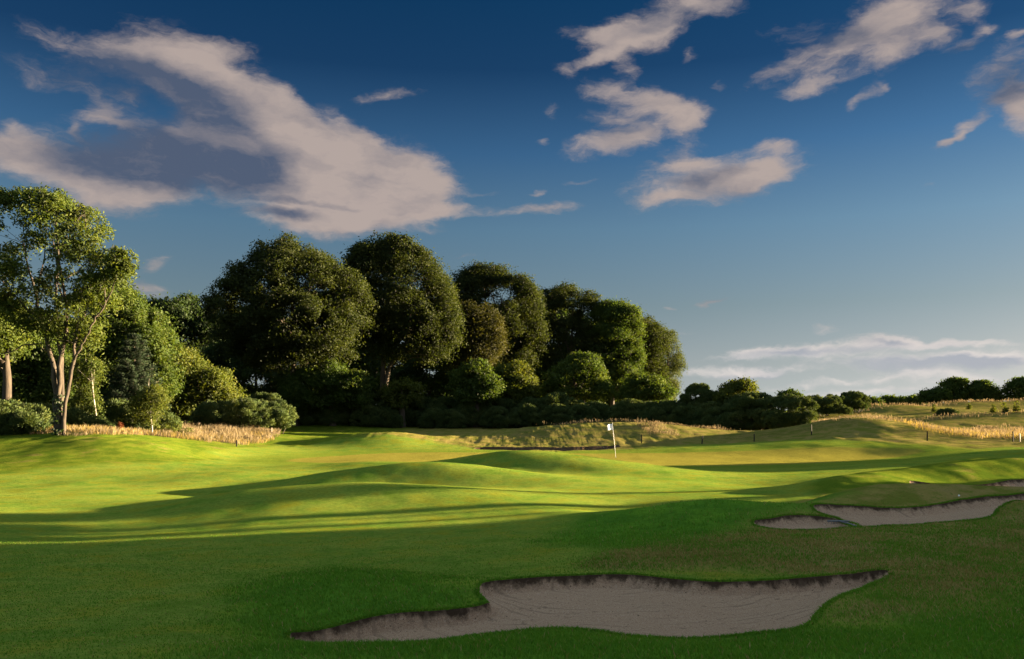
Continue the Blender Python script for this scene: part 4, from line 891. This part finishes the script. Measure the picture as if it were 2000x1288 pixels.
def right_trees():
    G2 = 'far trees on the right skyline'
    kw = dict(n_edge=55, n_in=45, rmin=.45, rmax=1.15, dens=20, leaf=.22, m=8, spread=.42, flat=.8, nl=12, depth=.42, ragged=.35)
    for lab, px, d, ol in [('low spreading tree at the left of the far right-hand clump', 1835, 178, [(1802,782),(1806,770),(1820,762),(1838,760),(1850,772),(1846,786),(1815,788)]),
        ('round dark tree in the middle of the far right-hand clump', 1868, 182, [(1840,778),(1841,756),(1856,741),(1876,741),(1890,754),(1892,782),(1855,790)]),
        ('wide dark tree at the right of the far right-hand clump', 1922, 180, [(1896,778),(1897,758),(1912,744),(1930,748),(1944,764),(1950,780),(1940,790),(1905,790)]),
        ('far tree cut off by the right edge of the picture', 1995, 176, [(1964,776),(1972,752),(1990,738),(2020,740),(2040,760),(2030,788),(1972,788)])]:
        crown_tree('oak_tree', lab, 'tree', G2, (px, 0), ol, d, 'leaf_green', gap=.3, **kw)
    far = [(1580,776,1612,210),(1608,778,1650,220),(1690,776,1722,205),(1716,773,1752,215),(1748,778,1780,225),(1774,776,1808,212)]
    for i, (a, t, b, d) in enumerate(far):
        c = (a + b) / 2; w = (b - a) / 2
        crown_tree('woodland_tree', 'small far-off tree in the low line of trees left of the far right-hand clump', 'tree', 'low line of far-off trees', (c, 0), [(c - w, 795), (c - w * .9, t + 8), (c - w * .2, t), (c + w * .6, t + 3), (c + w, 795)], d, 'leaf_green', n_edge=30, n_in=30, rmin=.5, rmax=1.2, dens=14, leaf=.3, m=8, spread=.5, nl=4)
# ================================================================= COURSE FURNITURE AND LONG GRASS
def find_d(px, py, lo, hi, step=.1):
    """distance at which the ground meets the sight line through a photo point"""
    ds = np.arange(lo, hi, step); p = np.c_[X(px, ds), ds]
    g = ground_z(p) - Zv(py, ds); k = np.where(g >= 0)[0]
    return float(ds[k[0]]) if len(k) else (lo + hi) / 2
def blades(name, pts, hgt, wid, lean, mat, label, cat='grass', up=(0, 0, 1), head=0.0):
    """standing blades: narrow diamonds from the ground up"""
    pts = np.array(pts); n = len(pts)
    if head: hgt = hgt * np.clip(.75 + 1.1 * fbm(pts[:, 0] * .8, pts[:, 1] * .8, 3), .35, 1.3)
    h = hgt * rng.uniform(.6, 1.25, n)[:, None] if np.isscalar(hgt) else hgt[:, None] * rng.uniform(.6, 1.25, n)[:, None]
    w = (wid * rng.uniform(.7, 1.4, n))[:, None]
    ln = rng.normal(size=(n, 2)) * lean + np.array([-.25, -.05]) * lean
    tip = pts + np.c_[ln * h, np.ones(n) * h[:, 0]]
    a = rng.uniform(0, math.pi, n); s = np.c_[np.cos(a), np.sin(a), np.zeros(n)] * w
    k = .45 if not head else .78
    mid = pts + (tip - pts) * np.array([.8, .8, 1]) * k
    v = np.stack([pts - np.array([0, 0, .02]), mid + s, tip, mid - s], 1).reshape(-1, 3)
    tint = np.clip(.45 + .2 * rng.normal(size=n), 0, 1)
    o = leaf_mesh(name, v, np.c_[np.repeat(tint, 4), np.zeros((n * 4, 2)), np.ones(n * 4)], mat, None)
    tag(o, label, cat, kind='stuff'); return o
def scatter(poly, per_m2, edge=1.1):
    P = catmull(poly, 5); lo, hi = P.min(0), P.max(0)
    n = int((hi - lo).prod() * per_m2); q = rng.uniform(lo, hi, (n, 2))
    s, _ = sdf(q, P); s = s + edge * 1.6 * fbm(q[:, 0] * .7, q[:, 1] * .7, 3)
    q = q[s < 0]; den = fbm(q[:, 0] * .9 + 4, q[:, 1] * .9, 3) + .5
    q = q[rng.random(len(q)) < np.clip(.35 + den, 0, 1)]
    return np.c_[q, ground_z(q)]
def pw(L): return [W(*q)[:2] for q in L]
def along(L, width, per_m, d_jit=1.0):
    P = np.array(pw(L)); seg = np.linalg.norm(np.diff(P, axis=0), axis=1); n = int(seg.sum() * per_m)
    t = rng.random(n) * seg.sum(); c = np.r_[0, np.cumsum(seg)]; i = np.clip(np.searchsorted(c, t) - 1, 0, len(seg) - 1)
    q = P[i] + (P[i + 1] - P[i]) * ((t - c[i]) / seg[i])[:, None] + rng.normal(size=(n, 2)) * width
    return np.c_[q, ground_z(q)]
def long_grass():
    H = MAT['hay']
    blades('tall_grass', scatter(pw([(292,862,56),(330,868,57),(400,872,59),(465,872,60.5),(520,862,66),(533,850,74),(500,840,79),(420,838,80),(340,840,74),(298,848,62)], ), 130), .62, .013, .28, H, 'pale pinkish dry grass standing tall below the bright-tipped gorse bush', head=1)
    blades('tall_grass', scatter(pw([(40,858,50.5),(110,864,48.5),(180,860,49.5),(250,862,52),(296,864,55),(300,850,60),(210,846,56),(110,850,53),(40,852,52)]), 110), .42, .012, .35, H, 'strip of dry grass around the foot of the ash and birches', head=1)
    blades('tall_grass', along([(1080,829,75.5),(1180,826,76.5),(1260,826,76.5),(1340,833,75.5),(1420,841,75)], .6, 55), .38, .013, .22, H, 'thin dry grass stems along the top of the mound behind the flag', head=1)
    blades('tall_grass', np.vstack([scatter(pw([(1780,846,66),(1850,856,62),(1930,862,60),(2010,860,60),(2100,858,61),(2100,838,80),(1960,838,82),(1850,836,80),(1770,834,76)]), 32), scatter(pw([(1880,850,76),(1910,846,77),(1950,846,77),(1945,838,82),(1890,838,82)]), 60)]), .48, .015, .28, H, 'tall golden grass on the low ground by the fence at the right edge', head=1)
    blades('tall_grass', along([(1740,826,93),(1800,822,93),(1850,817,94),(1900,813,94.3),(1950,809,95),(2000,805,95),(2085,802,95)], 1.1, 48), .42, .02, .25, H, 'dry grass along the crest of the nearer far dune', head=1)
    blades('tall_grass', along([(1650,806,125),(1700,795,130),(1750,790,132),(1800,796,134),(1840,789,138),(1880,783,140),(1920,788,139),(1950,784,140),(2000,782,140),(2085,782,140)], 1.5, 30), .45, .028, .25, H, 'dry grass along the crest of the farthest dune', head=1)
    blades('tall_grass', np.vstack([scatter(pw([(1630,838,68),(1690,842,67),(1740,842,67),(1760,832,68.5),(1700,826,69),(1650,828,68.5)]), 26), scatter(pw([(1255,862,70),(1300,864,69),(1320,858,71),(1290,850,73),(1255,852,73)]), 90), scatter(pw([(1590,815,96),(1680,822,92),(1760,826,96),(1700,804,118),(1610,806,110)]), 14)]), .40, .016, .3, H, 'scattered dry tussocks on the mounds behind the green', head=1)
    blades('tall_grass', np.vstack([scatter(pw([(292,862,56),(400,872,59),(465,872,60.5),(520,862,66),(500,840,79),(340,840,74),(298,848,62)]), 45), scatter(pw([(40,858,50.5),(180,860,49.5),(296,864,55),(210,846,56),(40,852,52)]), 45), scatter(pw([(1780,846,66),(1850,856,62),(2100,858,61),(2100,838,80),(1770,834,76)]), 25)]), .42, .016, .4, MAT['dry_blade'], 'greener grass and weeds growing among the dry stems')
    # mown turf close to the eye, thicker on the bunker banks
    n = 700000
    d = np.sqrt(rng.uniform(5.2 ** 2, 24 ** 2, n)); x = rng.uniform(-.68, .70, n) * d; q = np.c_[x, d]
    q = q[rng.random(n) < np.clip((8.5 / d) ** 1.1, 0, 1) * sstep(22, 13, d)]
    for b in BUNKERS[:3]:
        lo = b['p'].min(0) - .05; hi = b['p'].max(0) + .05; k = np.where((q > lo).all(1) & (q < hi).all(1))[0]
        s, _ = sdf(q[k], b['p']); q = np.delete(q, k[s < .0], 0)
    rm = rough_mask(q); dd = q[:, 1]
    cl = fbm(q[:, 0] * 2.3, q[:, 1] * 2.3, 3)
    z = ground_z(q) + lip_rise(q)
    P = np.c_[q, z]; lu = lush_mask(q)
    keep = rng.random(len(q)) < .40 + .6 * np.maximum(rm, lu)
    lu = lu[keep]; P, rm, dd, cl, q = P[keep], rm[keep], dd[keep], cl[keep], q[keep]
    hgt = (.010 + .020 * rm + .026 * lu + .010 * np.clip(cl + .3, 0, 1)) * (1 + .02 * dd)
    wd = .0022 * (1 + .10 * dd)
    dry = rng.random(len(q)) < (.05 + .72 * rm * np.clip(.6 + 1.4 * fbm(q[:, 0] * .9, q[:, 1] * .9, 3), 0, 1))
    blades('grass', P[~dry], hgt[~dry], wd[~dry], .55, MAT['lawn_blade'], 'short green turf of the foreground around the large bunker')
    blades('grass', P[dry], hgt[dry], wd[dry], .6, MAT['dry_blade'], 'brownish worn turf blades on the banks between the bunkers')
    # fringe hanging over the bunker edges
    F_ = []
    for bi, b in enumerate(BUNKERS[:3]):
        p = b['p']; e = np.roll(p, -1, 0) - p; L = np.linalg.norm(e, axis=1); n = int(L.sum() * (520 if bi == 0 else 320))
        i = rng.choice(len(p), n, p=L / L.sum()); q = p[i] + e[i] * rng.random(n)[:, None]
        out = np.c_[e[i][:, 1], -e[i][:, 0]] / (L[i][:, None] + 1e-9)
        s, _ = sdf(q + out * .05, p); out[s < 0] *= -1
        q = q + out * np.abs(rng.normal(size=n) * .035)[:, None] + out * .004
        F_.append(np.c_[q, ground_z(q) + lip_rise(q), np.full(n, .028 if bi == 0 else .035)])
    F_ = np.vstack(F_)
    blades('grass', F_[:, :3], F_[:, 3], .0035 * (1 + .05 * F_[:, 1]), .8, MAT['lawn_blade'], 'uncut fringe of grass overhanging the bunker edges')
def lip_rise(q):
    r = np.zeros(len(q))
    for b in BUNKERS:
        lo = b['p'].min(0) - 1.3; hi = b['p'].max(0) + 1.3; k = np.where((q > lo).all(1) & (q < hi).all(1))[0]
        if len(k) == 0: continue
        s, g = sdf(q[k], b['p']); m = s >= -1e-3
        r[k[m]] += .05 * sstep(-.3, .5, g[m, 1]) * np.exp(-(s[m] / .35) ** 2)
    return r
def furniture():
    # flagstick
    d = find_d(1203, 894, 46, 60); x = X(1203, d); z = gz(x, d)
    root = empty('flagstick', (x, d, z)); tag(root, 'white flagstick with a small white flag standing in the hole on the green', 'flagstick')
    top = np.array([X(1196, d) - x, 0, Zv(828, d) - z])
    g = Geo(); g.tube([np.array([0, 0, -.12]), top * .33, top * .66, top], [.0095, .0095, .009, .008], 10); g.tube([top, top + [0, 0, .03]], [.022, .010], 8)
    g.build('pole', MAT['white_paint'], root)
    nx, nz = 16, 8; vs = []; wv = .40; hv = .40; u = unit(top)
    for j in range(nz + 1):
        for i in range(nx + 1):
            s = i / nx; t = j / nz
            base = top - u * (.02 + hv * t * (1 - .12 * s))
            vs.append(base + np.array([-wv * s * .93, .07 * math.sin(s * 5.2 + t * .8) * s ** .6 - .10 * s, -.09 * s * s - .035 * math.sin(s * 6 + 1) * s]))
    vs = np.array(vs); back = vs + np.array([0, .004, 0]); m = len(vs)
    f = []
    for j in range(nz):
        for i in range(nx):
            a = j * (nx + 1) + i; f.append([a, a + 1, a + nx + 2, a + nx + 1]); f.append([m + a, m + a + nx + 1, m + a + nx + 2, m + a + 1])
    rim = [i for i in range(nx + 1)] + [j * (nx + 1) + nx for j in range(1, nz + 1)] + [nz * (nx + 1) + i for i in range(nx - 1, -1, -1)] + [j * (nx + 1) for j in range(nz - 1, 0, -1)]
    for k in range(len(rim)): a, b = rim[k], rim[(k + 1) % len(rim)]; f.append([a, m + a, m + b, b])
    g = Geo(); g.add(np.vstack([vs, back]), f); g.build('flag', MAT['flag_cloth'], root)
    g = Geo(); n = 20
    ring = lambda r, zz: [(r * math.cos(2 * math.pi * k / n), r * math.sin(2 * math.pi * k / n), zz) for k in range(n)]
    g.add(ring(.058, .006) + ring(.054, .008) + ring(.054, -.1), [[k, (k + 1) % n, n + (k + 1) % n, n + k] for k in range(n)] + [[n + k, n + (k + 1) % n, 2 * n + (k + 1) % n, 2 * n + k] for k in range(n)])
    g.build('cup', MAT['cup_liner'], root)
    # fence posts
    FP = [(462,860,873,56,66,0,'short dark stake at the near edge of the dry grass'),(512,851,866,60,75,0,'short dark stake in the middle of the dry grass edge'),
          (1253,849,866,62,80,0,'thin dark fence post closest to the flag, on the mound behind the green'),(1371,851,867,60,80,.14,'leaning dark fence post to the right of the mound behind the green'),(1473,848,863,60,85,0,'upright dark fence post left of the peaked mound'),
          (1585,830,850,58,80,-.05,'dark fence post on the left shoulder of the peaked mound'),(1811,843,862,54,74,0,'dark fence post where the peaked mound falls to the right'),(1979,843,863,52,66,-.06,'thick dark fence post near the right edge of the picture'),
          (1992,847,863,52,66,-.1,'pale-sided fence post beside the thick one at the right edge'),(1900,837,848,70,84,0,'far fence post in the golden grass on the right'),(1613,804,812,84,125,0,'small far post near the end of the gorse hedge'),(1639,812,820,80,120,-.12,'small leaning far post above the peaked mound')]
    for px, t, b, lo, hi, ln, lab in FP:
        d = find_d(px, b, lo, hi); x = X(px, d); z = gz(x, d); h = (b - t) / F * d
        r = empty('fence_post', (x, d, z)); tag(r, lab, 'fence post', 'wooden fence posts around the green'); r.rotation_euler.y = ln; r.rotation_euler.z = rng.uniform(0, 1)
        g = Geo(); w = .032
        g.add([(sx * w * k, sy * w * k, zz) for zz, k in ((-.25, 1.05), (h * .5, 1.0), (h * .96, .97), (h, .72)) for sx, sy in ((-1, -1), (1, -1), (1, 1), (-1, 1))],
              [[4 * a + i, 4 * a + (i + 1) % 4, 4 * a + 4 + (i + 1) % 4, 4 * a + 4 + i] for a in range(3) for i in range(4)] + [[12, 13, 14, 15]])
        g.build('shaft', MAT['pale_timber' if px == 1992 else 'dark_timber'], r, smooth=False)
    d = find_d(531, 856, 64, 80); x = X(531, d); z = gz(x, d)
    r = empty('marker_post', (x, d, z)); tag(r, 'dark stake with a pale tube on top at the end of the dry grass', 'marker post')
    g = Geo(); g.tube([(0, 0, -.2), (0, 0, .5)], [.035, .032], 8); g.build('stake', MAT['dark_timber'], r)
    g = Geo(); g.tube([(-.03, 0, .46), (-.02, 0, .7), (0, 0, .86)], [.05, .045, .03], 8); g.build('sleeve', MAT['pale_timber'], r)
    # white tee markers
    for px, py, lo, hi, lab in ((602,828,84,102,'small white tee marker on the bank left of the tall bushes'),(916,832,86,102,'small white tee marker on the far tee bank, left of a pair'),(972,831,86,102,'larger white tee marker on the far tee bank, right of a pair'),(528,858,62,74,'white marker block beside the stake at the end of the dry grass')):
        d = find_d(px, py, lo, hi); x = X(px, d); z = gz(x, d); s = .13 if px != 972 else .17
        r = empty('tee_marker', (x, d, z)); tag(r, lab, 'tee marker', 'white tee markers')
        g = Geo(); g.tube([(0, 0, -.1), (0, 0, s * .5)], [.02, .02], 6); g.build('spike', MAT['dark_timber'], r)
        g = Geo(); g.tube([(0, 0, s * .3), (0, 0, s * .45), (.02, 0, s * 1.2), (.05, 0, s * 2.0), (.055, 0, s * 2.15)], [s * .3, s * .62, s * .7, s * .5, s * .2], 10); g.build('head', MAT['tee_white'], r)
    # rake lying over the tongue of turf
    a = W(1638, 1014, 18.0); b = W(1672, 1028, 17.25); a[2] = gz(a[0], a[1]) + .06; b[2] = b[2] + .0
    r = empty('bunker_rake', b); tag(r, 'dark rake lying across the sand between the two upper bunkers', 'rake')
    g = Geo(); g.tube([a - b, (a - b) * .5 + [0, 0, .01], (0, 0, .0)], [.018, .018, .018], 8); g.build('handle', MAT['rake_metal'], r)
    g = Geo(); c = a - b; g.tube([c + [-.24, .02, 0], c, c + [.24, -.02, 0]], [.018, .02, .018], 6)
    for k in np.linspace(-.22, .22, 9): g.tube([c + [k, 0, 0], c + [k, -.02, -.06]], [.007, .004], 5)
    g.build('head', MAT['rake_metal'], r)
    d = find_d(1873, 972, 19, 26); x = X(1873, d)
    g = Geo(); n = 10; rr = .0214
    g.tube([(0, 0, rr - rr * math.cos(t)) for t in np.linspace(.15, math.pi - .15, n)], [rr * math.sin(t) for t in np.linspace(.15, math.pi - .15, n)], 12)
    o = g.build('golf_ball', MAT['white_paint']); o.location = (x, d, gz(x, d) + .01); tag(o, 'white golf ball lying on the bank above the upper bunkers', 'golf ball')
    # rust-red dock stems and tall weeds
    for px, py, d, h, lab in ((235,850,54,.72,'rust red dock stem standing in front of the dark gorse'),(336,846,62,.75,'rusty dock stems beside the small gorse bush')):
        x = X(px, d); z = gz(x, d); r = empty('dock_plant', (x, d, z)); tag(r, lab, 'dock plant', 'rusty dock plants')
        lob = [(rng.normal() * .03, rng.normal() * .03, t * h, .12 * (1.1 - t) + .05) for t in np.linspace(.15, 1, 26)]
        g = Geo(); g.tube([(0, 0, -.05), (0, 0, h)], [.012, .005], 5); g.build('stem', MAT['dark_timber'], r)
        v, t = leaf_cloud(np.array(lob), 420, .035, m=5, spread=.05); leaf_mesh('seed_head', v, t, MAT['dock_seed'], r)
    for px, py, lo, hi, h, lab in ((1824,806,88,150,1.1,'pale green tall weed left on the far dune face'),(1940,808,88,150,1.0,'pale green tall weed in a pair below the far right tree'),(1962,808,88,150,1.25,'taller pale green weed below the far right tree'),(1986,806,88,150,1.3,'pale green tall weed at the right edge of the far dune'),(1893,800,88,150,.8,'small pale green weed under the far dune crest')):
        d = find_d(px, py, lo, hi); x = X(px, d); z = gz(x, d); r = empty('tall_weed', (x, d, z)); tag(r, lab, 'weed', 'pale green weeds on the dunes')
        g = Geo(); g.tube([(0, 0, -.05), (0, 0, h)], [.03, .01], 5); g.build('stem', MAT['dark_timber'], r)
        lob = [(rng.normal() * .12, rng.normal() * .12, t * h, .24 * (1.15 - t)) for t in np.linspace(.1, 1, 14)]
        v, t = leaf_cloud(np.array(lob), 120, .08, m=5, spread=.08); leaf_mesh('leaves', v, t, MAT['leaf_yellow'], r)
    for px, py, d, lab in ((345,856,60,'yellow-green weed clump in the dry grass below the dark gorse mass'),(318,858,59,'low green weed clump at the left end of the dry grass')):
        x = X(px, d); z = gz(x, d); r = empty('weed_clump', (x, d, z)); tag(r, lab, 'weed', 'weed clumps in the dry grass')
        lob = np.c_[rng.normal(size=(26, 2)) * .5, rng.uniform(.1, .65, 26), rng.uniform(.12, .25, 26)]
        v, t = leaf_cloud(lob, 130, .06, m=6, spread=.1); leaf_mesh('leaves', v, t, MAT['leaf_yellow'], r)
        g = Geo()
        for c in lob[:8, :3]: g.tube([(c[0] * .3, c[1] * .3, -.05), c], [.012, .005], 4)
        g.build('stems', MAT['dark_timber'], r)
make_world(); make_sun_cam()
make_ground()
if 'shade' not in SKIP: shade_wood()
if 'trees' not in SKIP: plant_trees()
if 'course' not in SKIP: furniture()
if 'grass' not in SKIP: long_grass()
